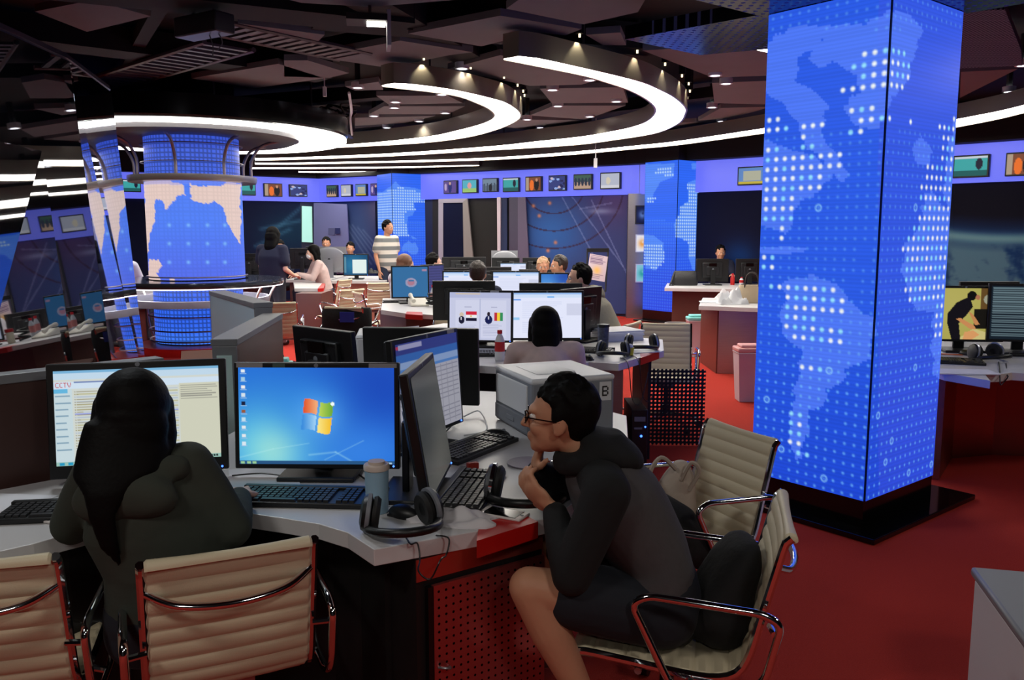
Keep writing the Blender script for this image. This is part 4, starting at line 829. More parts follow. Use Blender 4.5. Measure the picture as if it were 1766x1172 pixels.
def phone(label, x, y, yaw, z=DESK, body=(214, 206, 204)):
    t = thing('mobile_phone', label, 'phone', (x, y, z + .0005), R(yaw)); MB().box((0, 0, .004), (.067, .138, .008)).build('body', mat('phone_%d' % body[0], body, .35), t, bev=.003); MB().box((0, 0, .0085), (.059, .105, .001)).build('screen', M_gloss, t); MB().lathe([(0, 0), (.005, 0), (.005, .001), (0, .001)], (0, -.06, .0085), 12).build('button', M_grey, t); return t
def bottle(label, x, y, z=DESK, h=.2, r=.031, body=None, cap=None, lab=None):
    t = thing('bottle', label, 'bottle', (x, y, z + .0005)); MB().lathe([(0, 0), (r * .9, 0), (r, .008), (r, h * .3), (r * .93, h * .36), (r, h * .42), (r, h * .62), (r * .75, h * .75), (r * .42, h * .86), (r * .42, h * .9), (0, h * .9)], seg=24).build('bottle_body', body or M_white2, t)
    MB().lathe([(r * .45, h * .88), (r * .52, h * .885), (r * .52, h), (0, h)], seg=18).build('cap', cap or mat('cap_red', (206, 24, 40), .4), t); MB().lathe([(r * 1.01, h * .3), (r * 1.015, h * .3), (r * 1.015, h * .62), (r * 1.01, h * .62), (r * 1.01, h * .3)], seg=24).build('label_band', lab or mat('label_red', (190, 30, 34), .5), t); return t
def desk(label, outline, z=DESK, th=.045, m=None, edge=None):
    t = thing('desk', label, 'desk', (0, 0, 0)); cx = sum(p[0] for p in outline) / len(outline); cy = sum(p[1] for p in outline) / len(outline); t.location = (cx, cy, 0)
    MB().prism([(p[0] - cx, p[1] - cy) for p in outline], z - th, z, ).build('desktop', m or M_white, t, smooth=False, bev=.002); t['cx'] = cx; t['cy'] = cy
    return t
def dpart(t, name, poly, z0, z1, m, **k):
    return MB().prism([(p[0] - t['cx'], p[1] - t['cy']) for p in poly], z0, z1).build(name, m, t, smooth=False, **k)
def wall_poly(A, B, th=.02):
    A, B = Vector(A), Vector(B); n = Vector((-(B - A).y, (B - A).x)).normalized() * th; return [tuple(A), tuple(B), tuple(B + n), tuple(A + n)]
def bin_(label, x, y, w, h, lid, body, yaw=0):
    t = thing('waste_bin', label, 'bin', (x, y, 0), R(yaw)); MB().rings([[(sx * w / 2 * k, sy * w * .4 * k, z) for sx, sy in ((-1, -1), (1, -1), (1, 1), (-1, 1))] for z, k in ((.001, .8), (h * .85, 1), (h * .86, 1.04), (h * .88, 1.04))]).build('bin_body', body, t, bev=.01)
    if lid: MB().box((0, 0, h * .92), (w * 1.06, w * .84, h * .08)).box((0, 0, h * .98), (w * .8, w * .6, h * .06)).build('lid', lid, t, bev=.012)
    return t
# ================================================================ foreground desk
g = lambda x, y, z=DESK: (G(x, y, z).x, G(x, y, z).y)
conc = [g(*p) for p in [(-150, 955), (-60, 962), (0, 950), (58, 937), (110, 922), (166, 908), (230, 895), (300, 885), (360, 881), (425, 884), (488, 893), (550, 903), (600, 918), (645, 947)]]
fd = desk('big white curved foreground desk shared by the two nearest people', conc + [g(953, 892), (.36, 2.75), (.44, 3.10), (.5, 3.6), (.15, 4.1), (-.7, 4.3), (-1.14, 4.2), (-1.10, 3.45), (-1.16, 2.98), (-1.62, 2.52), (-1.9, 2.2)])
cxy = lambda q: q
dpart(fd, 'red_inlay', [g(822, 933), g(928, 899.5), (.03, 2.31), (-.09, 2.24)], DESK - .0465, DESK + .0012, M_red)
ap = MB()
for a, b in zip(conc[1:], conc[2:]):
    a = Vector(a) + Vector((0, .16)); b = Vector(b) + Vector((0, .16)); ap.prism(wall_poly(a - Vector((fd['cx'], fd['cy'])), b - Vector((fd['cx'], fd['cy']))), 0.002, DESK - .046)
ap.build('curved_apron', M_dark, fd, smooth=False)
p0, p1 = Vector(g(720, 968, .70)), Vector(g(938, 912, .70)); dv = (p1 - p0).normalized(); nv = Vector((-dv.y, dv.x)); p0 += nv * .01; p1 += nv * .01
fdo = Vector((fd['cx'], fd['cy']))
MB().prism([tuple(q - fdo) for q in (p0 + dv * .0, p1, p1 + nv * .42, p0 + nv * .42)], .002, DESK - .046).build('pedestal', M_dark, fd, smooth=False)
MB().prism([tuple(q - fdo) for q in (p0 - nv * .004 - dv * .0, p1 - nv * .004, p1, p0)], .64, .70).build('steel_fascia', mat('reflected_red_steel', (206, 90, 78), .35, .8), fd, smooth=False)  # carpet's red reflection put into the steel's base colour
M_door = holes_mat('perforated_door', (196, 96, 94), .38, .85, .0225, .0037, False, 'XZ')  # door metal reddened too, standing in for the reflected carpet
dr = MB().box((0, 0, 0), ((p1 - p0).length - .045, .012, .60)).build('door', M_door, fd, smooth=False, loc=((p0 + p1) / 2 - fdo + dv * .02 - nv * .012).to_3d() + Vector((0, 0, .325)), rot=(0, 0, math.atan2(dv.y, dv.x)))
L_ = (p1 - p0).length
MB().tube(spline([(-L_ / 2 + .035, -.006, .07), (-L_ / 2 + .045, -.022, .072), (-L_ / 2 + .06, -.024, .068), (-L_ / 2 + .068, -.008, .062)], 5), .004, 8).build('handle', M_alu, dr)
MB().box((-L_ / 2 + .012, 0, 0), (.014, .016, .60)).build('door_frame', M_gloss, dr)
# partitions behind the desk
M_pbrown = mat('partition_brown', (70, 48, 44), .42, noise=.1, nscale=4); M_pgrey = mat('partition_cap', (128, 130, 134), .45, .2); M_pale_g = mat('pale_glass_panel', (190, 222, 238), .3)
def partition(label, A, B, th, z1, mf, mb, cat='partition', endm=None):
    A, B = Vector(A), Vector(B); t = thing('desk_partition', label, cat, ((A + B) / 2).to_3d(), math.atan2((B - A).y, (B - A).x)); L = (B - A).length
    MB().box((0, -th / 2 + .01, z1 / 2), (L - .02, .02, z1 - .04)).build('face_panel', mf, t, smooth=False); MB().box((0, th / 2 - .01, z1 / 2), (L - .02, .02, z1 - .04)).build('back_panel', mb, t, smooth=False)
    MB().box((0, 0, z1 - .015), (L, th + .01, .03)).box((-L / 2 + .01, 0, z1 / 2 - .015), (.02, th, z1 - .03)).box((L / 2 - .01, 0, z1 / 2 - .015), (.02, th, z1 - .03)).build('frame', M_pgrey, t, smooth=False, bev=.003)
    if endm: MB().box((-L / 2 - .002, 0, z1 / 2 - .02), (.008, th * .62, z1 - .1)).build('end_glass', endm, t, smooth=False)
    return t
partition('dark brown low partition with a grey cap behind the leftmost big monitor', (-1.98, 2.28), (-1.27, 3.0), .06, 1.10, M_pbrown, M_pale_g)
partition('wood faced partition with grey cap and glass end, running back between the two near monitors', (-1.21, 3.5), (-1.32, 4.62), .10, 1.10, M_wood, M_pale_g, endm=M_frost)
partition('pale blue glass desk partition with a grey cap in front of the round column', (-2.0, 5.7), (-1.40, 4.72), .10, 1.15, M_pale_g, M_pale_g)
# monitors
monitor('large black all-in-one monitor showing a web page in front of the long-haired woman', -1.185, 2.62, 14, w=.53, h=.36, gap=.03, tilt=6, pic=scr_page(), style='aio')
monitor('monitor showing a bright blue desktop wallpaper with a four-coloured flag logo', -.63, 2.66, -1, w=.535, h=.345, gap=.035, tilt=4, pic=scr_desktop(), stk=[(-.215, .085, (150, 146, 150)), (-.12, .04, (70, 90, 86)), (.215, .09, (150, 146, 148))])
monitor('dark monitor seen almost edge-on between the blue desktop and the seated man', -.245, 2.50, 86, w=.43, h=.38, gap=.03, tilt=9, pic=scr_glare(), dim=.6)
monitor('angled monitor showing a spreadsheet under a blue header, behind the edge-on monitor', -.30, 3.02, 64, w=.45, h=.37, gap=.06, tilt=4, pic=scr_table(), dim=.85, stk=[(.17, .05, (190, 188, 190))])
monitor('wide black monitor back with vents, behind the spreadsheet monitor', -.385, 3.55, 172, w=.50, h=.33, gap=.065, tilt=3)
monitor('small black monitor back turned away beside the wood partition', -.83, 3.75, 140, w=.42, h=.30, gap=.07, tilt=5)
# keyboards, mice
keyboard('full black keyboard in front of the blue desktop monitor', *g(535, 862), -4)
kb = keyboard('black keyboard half hidden behind the long-haired woman', *g(150, 884), 8)
keyboard('black keyboard lying beside the seated man, in front of the edge-on monitor', *g(810, 848), 80, w=.40)
keyboard('black keyboard beside the printer in front of the spreadsheet monitor', *g(815, 776), 58, w=.40)
mouse('black mouse between the far keyboard and the printer', *g(857, 754), 70)
mouse('black mouse lying on the white cloth beside the black headphones', *g(699, 890), 60)
# tumbler, phones, headphones, papers
x, y = g(651, 882); tb = thing('tumbler', 'pale blue tall tumbler with a cream lid at the end of the keyboard', 'cup', (x, y, DESK + .0005))
MB().lathe([(0, 0), (.030, 0), (.032, .004), (.034, .12), (.034, .128), (0, .128)], seg=32).build('cup_body', mat('tumbler_blue', (150, 182, 204), .35), tb)
MB().lathe([(.034, .124), (.037, .126), (.037, .138), (.034, .142), (0, .143)], seg=32).build('rim', mat('tumbler_lid', (206, 190, 180), .4), tb); MB().lathe([(.0, .142), (.024, .142), (.024, .150), (0, .151)], seg=24).build('lid', mat('tumbler_lid', (206, 190, 180), .4), tb)
headphones('black headphones lying on the near corner of the white desk', *g(692, 912), 200, s=1.12)
headphones('black and silver headphones standing on the desk under the man\'s hand', *g(905, 862), 188, s=1.25, mats_=(M_blackpl, mat('cup_silver', (170, 172, 178), .2, .8), M_chrome))
phone('white phone lying on the red stretch of the desk', *g(868, 888), 62)
phone('white edged phone lying on the desk left of the long-haired woman', *g(75, 893), 70)
M_cloth = mat('white_cloth', (216, 212, 216), .8)
def cloth(name, label, cat, c, sx, sy, h, rz, m, seed, res=26, bumpy=1.0):
    r = np.random.default_rng(seed); u = np.linspace(-1, 1, res); U, V = np.meshgrid(u, u); ph = r.random(8) * 6
    e = np.clip(1 - np.maximum(np.abs(U), np.abs(V)) ** 4, 0, 1)
    Z = h * (.35 + .3 * np.sin(3 * U + ph[0] + 2 * V) * bumpy + .25 * np.sin(5 * V + ph[1] - 3 * U) * bumpy + .12 * np.sin(9 * U + 7 * V + ph[2])) * e
    Z = np.clip(Z, .002, None); X = U * sx * (1 + .12 * np.sin(4 * V + ph[3])); Y = V * sy * (1 + .15 * np.sin(3 * U + ph[4]))
    b = MB(); n = res; top = [(X[j, i], Y[j, i], Z[j, i] + .003) for j in range(n) for i in range(n)]; bot = [(X[j, i], Y[j, i], 0.0) for j in range(n) for i in range(n)]
    fs = [(j * n + i, j * n + i + 1, (j + 1) * n + i + 1, (j + 1) * n + i) for j in range(n - 1) for i in range(n - 1)]; N2 = n * n
    rim = [i for i in range(n)] + [j * n + n - 1 for j in range(1, n)] + [(n - 1) * n + i for i in range(n - 2, -1, -1)] + [j * n for j in range(n - 2, 0, -1)]
    b.add(top + bot, fs + [tuple(q + N2 for q in f[::-1]) for f in fs] + [(rim[k], rim[k] + N2, rim[(k + 1) % len(rim)] + N2, rim[(k + 1) % len(rim)]) for k in range(len(rim))])
    o = b.build(name, m, loc=c, rot=(0, 0, rz)); return tag(o, label, cat)
x, y = g(782, 896); cloth('cloth', 'crumpled white cloth lying between the headphones and the red desk edge', 'cloth', (x, y, DESK + .0005), .115, .06, .035, R(-12), M_cloth, 3)
def paper(label, x, y, rz, n=1, w=.21, d=.297, z=DESK, m=None, th=.002, name='paper_sheet'):
    o = MB(); [o.box((random.uniform(-.004, .004) * k, random.uniform(-.004, .004) * k, th * (k + .5)), (w, d, th), R(random.uniform(-3, 3) * (k > 0))) for k in range(n)]
    return tag(o.build(name, m or M_paper, loc=(x, y, z + .0008), rot=(0, 0, R(rz)), smooth=False), label, 'paper')
paper('loose white sheet lying under the edge-on monitor by the keyboard', *g(735, 868), 62, w=.15, d=.22)
paper('small stack of white papers at the left end of the foreground desk', *g(18, 872), 82, 4, w=.15, d=.21)
paper('white sheet sticking out from under the all-in-one monitor beside the woman\'s hand', *g(455, 826), 20)
x, y = g(815, 808); o = MB().box((0, 0, .011), (.04, .022, .022), R(20)).build('red_packet', mat('packet_red', (206, 62, 46), .5), loc=(x, y, DESK + .0005), bev=.003); tag(o, 'small red packet standing behind the near side keyboard', 'packet')
cable('thin black headphone cable looping over the near desk edge', [(*g(698, 925), DESK + .004), (*g(708, 940), DESK + .004), (-.243, 2.075, DESK + .004), (-.235, 2.055, DESK - .03), PT(722, 985, 2.09), PT(742, 998, 2.09), PT(760, 965, 2.09), (-.17, 2.085, DESK - .03), (-.165, 2.11, DESK + .004), (*g(752, 925), DESK + .004)], .0022)
cable('black cable running along the desk below the blue desktop monitor', [(*g(400, 822), DESK + .004), (*g(450, 818), DESK + .004), (*g(500, 822), DESK + .004), (*g(520, 812), DESK + .004), (*g(600, 812), DESK + .004), (*g(640, 832), DESK + .004), (*g(668, 815), DESK + .004)], .003)
cable('white cable curling over the desk left of the printer', [(*g(800, 722), DESK + .01), (*g(825, 716), DESK + .02), (*g(838, 730), DESK + .006), (*g(836, 745), DESK + .004), (*g(800, 752), DESK + .004)], .003, M_white2)
cable('tangled black cable behind the far side keyboard', [(*g(770, 745), DESK + .004), (*g(785, 732), DESK + .02), (*g(768, 722), DESK + .01), (*g(790, 716), DESK + .006), (*g(770, 706), DESK + .006)], .003)
# round clear plate by the man
x, y = g(912, 800); o = MB().lathe([(0, 0), (.07, 0), (.075, .004), (.075, .007), (0, .005)], seg=40).build('round_mat', mat('mat_mauve', (150, 140, 152), .4), loc=(x, y, DESK + .0005)); tag(o, 'round greyish mouse mat on the desk in front of the man\'s face', 'mouse mat')
# ---- big printer
def printer(label, x, y, rz, w, d, h, body, top, z=DESK, letter=False, paper_=False):
    t = thing('printer', label, 'printer', (x, y, z + .001), rz)
    MB().box((0, 0, h * .48), (w, d, h * .94)).build('body', body, t, bev=.012)
    tp = MB().box((0, 0, h * .95), (w * 1.01, d * 1.01, h * .1)).build('top_cover', top, t, bev=.01)
    MB().rings([[(-w * .33, -d * .28, h * 1.001), (w * .15, -d * .28, h * 1.001), (w * .15, d * .3, h * 1.001), (-w * .33, d * .3, h * 1.001)], [(-w * .30, -d * .25, h * 1.012), (w * .14, -d * .25, h * 1.03), (w * .14, d * .27, h * 1.03), (-w * .3, d * .27, h * 1.012)]]).build('output_tray', top, t, bev=.004)
    MB().box((-w * .505, 0, h * .62), (.01, d * .82, h * .5)).build('front_door', top if letter else body, t, bev=.003)
    MB().box((-w * .505, 0, h * .2), (.012, d * .9, h * .26)).box((-w * .515, 0, h * .2), (.012, .08, .02)).build('paper_drawer', M_grey, t, bev=.003)
    if letter:
        MB().box((w * .385, -d * .502, h * .72), (.052, .002, .075), taper=1).build('sticker', M_white2, t)
        bits = MB()
        for k, ch in enumerate(FONT['B']):
            if ch == '1': bits.box((w * .385 - .012 + (k % 5) * .0055, -d * .502 - .0015, h * .72 + .018 - (k // 5) * .0058), (.0056, .001, .006))
        bits.build('letter_b', M_dark, t, smooth=False)
    if paper_: MB().box((.0, 0, h * 1.02 + .004), (w * .35, d * .5, .006), Matrix.Rotation(R(-5), 3, 'Y')).build('printed_page', mat('page_grey', (150, 152, 172), .6), t)
    return t
printer('large grey and white laser printer marked with a letter B, beside the man\'s head', .168, 3.42, math.atan2(.13, .33), .36, .40, .235, mat('printer_grey', (128, 132, 140), .5), mat('printer_white', (222, 223, 226), .4), letter=True)
# ================================================================ second cluster (long-haired woman, two bright screens)
md = desk('white curved desk with bottle and headphones, behind the big printer', [(-.95, 5.8), (-.45, 5.15)] + [g(*p) for p in [(824, 630), (880, 633), (930, 637), (960, 638), (1015, 624), (1067, 627), (1145, 604)]] + [(1.12, 6.2), (.78, 6.45), (.55, 7.3), (-.6, 7.3), (-1.0, 6.6)])
md_o = Vector((md['cx'], md['cy']))
dpart(md, 'red_inlay', [g(1105, 617), g(1137, 606.5), (1.02, 5.80), (.86, 5.62)], DESK - .0465, DESK + .0012, M_red)
dpart(md, 'steel_leg', [(.53, 5.22), (.70, 5.22), (.74, 5.62), (.60, 5.62)], .002, DESK - .046, M_steel)
dpart(md, 'curved_apron', [(-.45, 5.35), (.5, 5.35), (.5, 5.37), (-.45, 5.37)], .002, DESK - .046, M_dark)
pc = MB().box((0, 0, 0), (.45, .012, .56)).build('perforated_panel', holes_mat('perforated_black', (14, 14, 15), .5, .2, .029, .0084, True, 'XZ'), md, smooth=False, loc=(1.17 - md['cx'], 5.98 - md['cy'], .285), rot=(0, 0, R(-3)))
dpart(md, 'cabinet_side', [(.92, 5.6), (.94, 5.6), (.95, 6.4), (.93, 6.4)], .002, DESK - .046, M_dark)
tw = thing('computer_tower', 'black computer tower with blue lights under the second desk, beside the steel leg', 'computer', (.815, 5.45, .001)); MB().box((0, 0, .21), (.1, .4, .42)).build('case', M_blackpl, tw, bev=.004)
MB().box((-.01, -.203, .3), (.05, .006, .012)).box((.0, -.203, .36), (.07, .006, .03)).build('front_panel', M_grey, tw); MB().ball((.01, -.205, .25), .008, 8, 6).build('power_light', M_led, tw); MB().ball((.035, -.205, .31), .006, 8, 6).build('drive_light', M_led, tw)
monitor('monitor showing two portraits with red and striped flags', -.22, 5.78, -8, w=.46, h=.36, gap=.035, tilt=4, pic=scr_flags(), stk=[(.1, .06, (186, 186, 192))])
monitor('monitor with a bright white page in front of the second long-haired woman', .245, 5.82, 2, w=.51, h=.345, gap=.045, tilt=4, pic=scr_white())
monitor('black monitor back angled beside the bright white page, nearest the hooded man', .49, 6.15, 230, w=.50, h=.34, gap=.05, tilt=4)
monitor('black monitor back directly behind the flags monitor', -.40, 7.0, 181, w=.52, h=.33, gap=.06, tilt=3)
monitor('black monitor back directly behind the bright white page', .32, 6.95, 179, w=.52, h=.33, gap=.045, tilt=3)
keyboard('black keyboard behind the red-capped bottle', *g(850, 612), 3, group=None); keyboard('black keyboard at the right of the second long-haired woman', *g(1012, 606), -14, w=.36)
bottle('small white bottle with red cap and red label, standing before the flags monitor', *g(862, 621), h=.19)
mouse('black mouse by the elbow of the second long-haired woman', *g(1012, 620), 30)
headphones('black headphones at the near corner of the second desk', *g(1057, 614), 170, s=1.1); headphones('black and silver headphones at the far right end of the second desk', *g(1106, 603), 175, s=1.2, mats_=(M_blackpl, M_blackpl, M_silver))
x, y = g(1084, 612); cu = thing('yellow_cup', 'small yellow cup with white tissue between the two headphones', 'cup', (x, y, DESK + .0005)); MB().lathe([(0, 0), (.03, 0), (.036, .05), (.033, .05), (.028, .006), (0, .006)], seg=20).build('cup', mat('cup_yellow', (214, 196, 40), .5), cu); MB().ball((0, 0, .055), (.03, .03, .02), 10, 6).build('tissue', M_white2, cu)
x, y = g(1040, 600); cu = thing('patterned_tumbler', 'dark patterned tumbler standing right of the bright white page', 'cup', (x, y, DESK + .0005)); MB().lathe([(0, 0), (.036, 0), (.04, .14), (.04, .15), (0, .15)], seg=24).build('cup_body', mat('tumbler_pattern', (80, 84, 104), .4, noise=.9, nscale=60), cu); MB().lathe([(.04, .145), (.043, .147), (.043, .165), (0, .166)], seg=24).build('lid', M_blackpl, cu)
paper('white sheets under the yellow cup at the desk end', *g(1110, 606), 20, 2, w=.2, d=.14); paper('open white box lid of papers beside the hooded man', .78, 6.25, 20, 6, w=.3, d=.3, th=.012)
for a, b, lab in (((1070, 618), (1082, 655), 'thin black cable hanging from the near corner of the second desk'), ((1088, 614), (1104, 650), 'thin black cable hanging beside the red inlay of the second desk')):
    e = g(*a); cable(lab, [(e[0], e[1], DESK + .004), (e[0] + .02, e[1] - .12, DESK + .006), (e[0] + .03, e[1] - .2, DESK - .05), (e[0] + .05, e[1] - .2, DESK - .22), (e[0] + .10, e[1] - .19, DESK - .25), (e[0] + .14, e[1] - .18, DESK - .1), (e[0] + .15, e[1] - .16, DESK - .06)], .003)
printer('low white desktop printer with a page in its tray, behind the wide monitor back', -.60, 4.62, math.atan2(.05, .4), .50, .36, .20, mat('printer_cream', (200, 200, 204), .45), mat('printer_white', (222, 223, 226), .4), z=.80, paper_=True)
sd = thing('printer_stand', 'low grey cabinet carrying the white desktop printer', 'cabinet', (-.60, 4.64, 0), .12); MB().box((0, 0, .40), (.56, .4, .79)).build('cabinet_body', M_grey, sd, bev=.005); MB().box((0, -.205, .4), (.5, .01, .7)).build('door', M_grey, sd, bev=.003)
# ================================================================ desk with the blue lock screen
ld = desk('white angular desk with the blue lock-screen monitor and desk telephone', [g(657, 534), g(700, 540), g(790, 545), (-.5, 8.15), (-.78, 8.2), (-.78, 10.0), g(660, 514)])
dpart(ld, 'red_inlay', [g(699, 541.5), g(729, 543.5), g(728, 538), g(702, 537)], DESK - .0465, DESK + .0012, M_red)
q = [Vector(g(*p)) for p in [(655, 528), (700, 535), (770, 540), (748, 522), (670, 517)]]; dpart(ld, 'cabinet', [tuple(a) for a in q], .002, DESK - .046, M_wood)
px_ = g(710, 522); monitor('monitor with a flat blue lock screen on the angular desk', px_[0], px_[1] - .1, 14, w=.42, h=.36, gap=.06, tilt=3, pic=scr_lock())
px_ = g(748, 519); monitor('tall dim violet screen turned sideways right of the blue lock screen', px_[0], px_[1] + .05, 50, w=.36, h=.36, gap=.06, pic=scr_list())
keyboard('black keyboard in front of the blue lock screen', *g(692, 521), 8, w=.42)
x, y = g(722, 527); tp = thing('desk_telephone', 'white desk telephone with a curly dark cord on the angular desk', 'telephone', (x, y, DESK + .0005), .3)
MB().rings([[(-.1, -.1, 0), (.1, -.1, 0), (.1, .1, 0), (-.1, .1, 0)], [(-.1, -.1, .02), (.1, -.1, .02), (.1, .1, .08), (-.1, .1, .08)]]).build('base', mat('phone_cream', (222, 218, 206), .4), tp, bev=.01); MB().tube(spline([(-.07, -.1, .06), (-.075, 0, .10), (-.07, .1, .11)], 5), [.024] * 3 + [.016] * 5 + [.024] * 3, 10).build('handset', mat('phone_cream', (222, 218, 206), .4), tp)
x, y = g(744, 529); cable('dark coiled cable beside the desk telephone', [(x + .05 * math.cos(a), y + .05 * math.sin(a), DESK + .015 + .008 * a) for a in np.linspace(0, 15, 30)], .012)
bottle('clear bottle with a red cap, left of the red-lidded mug', *g(747, 526), h=.22, body=mat('clear_plastic', (190, 196, 206), .2), lab=mat('label_pink', (196, 120, 120), .5)); bottle('clear bottle with a red cap, directly behind the red-lidded mug', *g(757, 523), h=.23, body=mat('clear_plastic', (190, 196, 206), .2), lab=mat('label_pink', (196, 120, 120), .5))
x, y = g(760, 530); mg = thing('lidded_mug', 'cream mug with a red lid and red handle beside the clear bottles', 'mug', (x, y, DESK + .0005)); MB().lathe([(0, 0), (.035, 0), (.038, .12), (0, .12)], seg=20).build('mug_body', mat('mug_cream', (220, 212, 190), .4), mg); MB().lathe([(.038, .115), (.042, .12), (.04, .15), (0, .152)], seg=20).build('lid', M_red, mg); MB().tube([(.036, 0, .1), (.075, 0, .09), (.075, 0, .04), (.036, 0, .03)], .007, 8).build('handle', M_red, mg)
# ================================================================ third cluster of screens
td = desk('long white desk of bright screens in the middle of the hall', [(-.74, 8.3), (.4, 8.2), (.8, 8.4), (.85, 9.5), (-.74, 9.5)])
dpart(td, 'cabinet', [(-.7, 8.9), (.7, 8.9), (.7, 9.3), (-.7, 9.3)], .002, DESK - .046, M_wood)
monitor('bright white screen at the left of the middle desk, behind the flags monitor', -.50, 8.75, 0, w=.45, h=.34, gap=.05, pic=scr_white(), tilt=2); monitor('bright white screen left of the head behind the black monitor backs', .04, 8.72, 0, w=.50, h=.34, gap=.05, pic=scr_white(), tilt=2)
monitor('slim monitor with a plain sky blue desktop on the middle desk', .43, 8.55, 2, w=.30, h=.25, gap=.13, pic=scr_sky(), tilt=2)
bd = desk('far white desk crowded with black monitor backs in the hall centre', [(-1.6, 11.2), (1.0, 11.2), (1.1, 13.4), (-1.6, 13.4)]); dpart(bd, 'cabinet', [(-1.4, 11.7), (1.0, 11.7), (1.0, 13.0), (-1.4, 13.0)], .002, DESK - .046, M_wood)
k = 0
for (px, ytop, t_, wpx, lab) in ((800, 443, 13.0, 76, 'black monitor back left of the silver computer, rear row'), (872, 444, 13.0, 48, 'black monitor back under the silver computer, rear row'), (925, 444, 13.1, 48, 'black monitor back right of the silver computer, rear row'), (715, 463, 11.9, 50, 'thin silver edged monitor beside the far map pillar, front row'), (790, 462, 11.6, 56, 'black monitor back above the left bright screen'), (852, 460, 11.7, 60, 'black monitor back with silver top edge, middle of the front row'), (930, 464, 11.8, 70, 'black monitor back above the sky blue desktop')):
    p = PT(px, ytop, t_); w_ = wpx / F * t_; h_ = .30; o = monitor(lab, p.x, p.y, 180 + random.uniform(-8, 8), w=w_, h=h_, gap=p.z - DESK - h_, tilt=2)
p = PT(870, 431, 13.3); monitor('silver all-in-one computer seen from behind with a dark fruit-like emblem, centre of the hall', p.x, p.y + .1, 180, w=.42, h=.30, gap=p.z - DESK - .31, style='imac', tilt=2)
p = PT(885, 455, 12.3); monitor('small pale blue screen peeking between the black backs', p.x, p.y, 0, w=.40, h=.16, gap=.18, pic=scr_white(), tilt=2)
# tilted display on a stand, right of the orbit mural
p = PT(1031, 428, 13.2); ds = thing('display_stand', 'black slanted stand holding a printed poster page before the orbit mural', 'display stand', (p.x, p.y, 0), R(12))
MB().box((0, 0, p.z - .03), (.36, .03, .06)).cyl((-.17, 0, p.z - .05), (-.21, -.1, .6), .014, 8).cyl((.17, 0, p.z - .05), (.10, -.1, .6), .014, 8).box((-.05, -.08, .3), (.1, .1, .6)).build('frame', M_blackpl, ds)
MB().box((-.05, -.06, .01), (.4, .35, .02)).build('foot', M_blackpl, ds)
pp = Pic(40, 44, (196, 180, 190)); pp.lines(.08, .05, .95, .4, 6, (120, 100, 130)); pp.glow(.5, .6, .2, .15, (230, 180, 100)); pp.lines(.1, .75, .9, .95, 3, (130, 110, 130)); s = picmesh('poster', pp, .30, .40, PRINT, ds, (-.03, -.08, p.z - .30), (R(-8), R(10), 0))
# ================================================================ desks on the right
r1 = desk('long white topped desk with the black bag, in front of the middle map pillar', [(2.16, 11.9), (3.6, 11.55), (3.75, 12.9), (2.4, 13.0)], m=M_white)
dpart(r1, 'front_panel', [(2.3, 12.05), (3.4, 11.8), (3.5, 12.4), (2.45, 12.6)], .002, DESK - .046, M_wood)
r2 = desk('nearer white topped side desk with bags and papers, left of the big pillar', [g(1205, 527), g(1340, 532), g(1340, 516), g(1212, 513)], m=M_white)
a, b = G(1229, 620), G(1340, 634); a = Vector((2.24, 9.15)); dpart(r2, 'front_panel', [(2.25, 9.1), (3.2, 8.9), (3.2, 9.9), (2.25, 9.9)], .002, DESK - .046, M_steel)
dpart(r2, 'dark_side', [(2.235, 9.1), (2.25, 9.1), (2.25, 9.9), (2.235, 9.9)], .002, DESK - .046, M_wood)
for px, lab in ((1227, 'black monitor back on the long right-hand desk beside the black bag'), (1290, 'black monitor back touching the big pillar on the long right-hand desk')):
    p = g(px, 491); monitor(lab, p[0], p[1], 180, w=.48 if px < 1250 else .40, h=.34, gap=.05, tilt=2)
x, y = g(1180, 492); bg = thing('shoulder_bag', 'slouching black leather shoulder bag at the end of the long right-hand desk', 'bag', (x, y, DESK + .001))
M_bag = mat('bag_black', (30, 30, 33), .45, bump=.3, bscale=30)
MB().loft([((0, 0, .0), .19, .07), ((0, 0, .03), .2, .08), ((0, 0, .12), .19, .06), ((.01, 0, .2), .17, .03), ((.01, 0, .215), .16, .015)], (1, 0, 0), (0, 1, 0), pw=.7).build('bag_body', M_bag, bg); MB().tube(spline([(-.15, -.02, .2), (-.2, -.08, .08), (-.23, -.1, .0), (-.17, -.08, -.0 + .01)], 6), .012, 6).build('strap', M_bag, bg)
x, y = g(1294, 522); bg = thing('handbag', 'cream handbag with dark handles beside the big pillar', 'bag', (x, y, DESK + .001)); M_tan = mat('bag_cream', (196, 176, 146), .5)
MB().loft([((0, 0, 0), .16, .06), ((0, 0, .02), .17, .07), ((0, 0, .14), .15, .05), ((0, 0, .2), .13, .03)], (1, 0, 0), (0, 1, 0), pw=.6).build('bag_body', M_tan, bg); MB().tube(spline([(-.08, -.03, .17), (-.06, -.03, .3), (0, -.03, .34), (.06, -.03, .3), (.08, -.03, .17)], 6), .008, 8).build('handle', mat('handle_brown', (50, 38, 36), .5), bg)
x, y = g(1262, 524); cloth('plastic_bag', 'crumpled white plastic bag on the nearer right-hand desk', 'bag', (x, y, DESK + .001), .16, .09, .2, .2, M_white2, 11); x, y = g(1262, 516); cloth('plastic_bag', 'white bundle behind the crumpled plastic bag', 'bag', (x - .05, y + .05, DESK + .001), .14, .08, .12, .2, M_cloth, 12)
paper('loose papers lying at the left end of the nearer right-hand desk', *g(1235, 521), 80, 3, w=.2, d=.36)
x, y = g(1263, 491); bottle('small red bottle between the two right-hand monitor backs', x, y, h=.17, body=M_red); bottle('small pale bottle beside the red bottle on the right-hand desk', x + .12, y - .05, h=.12, body=M_white2)
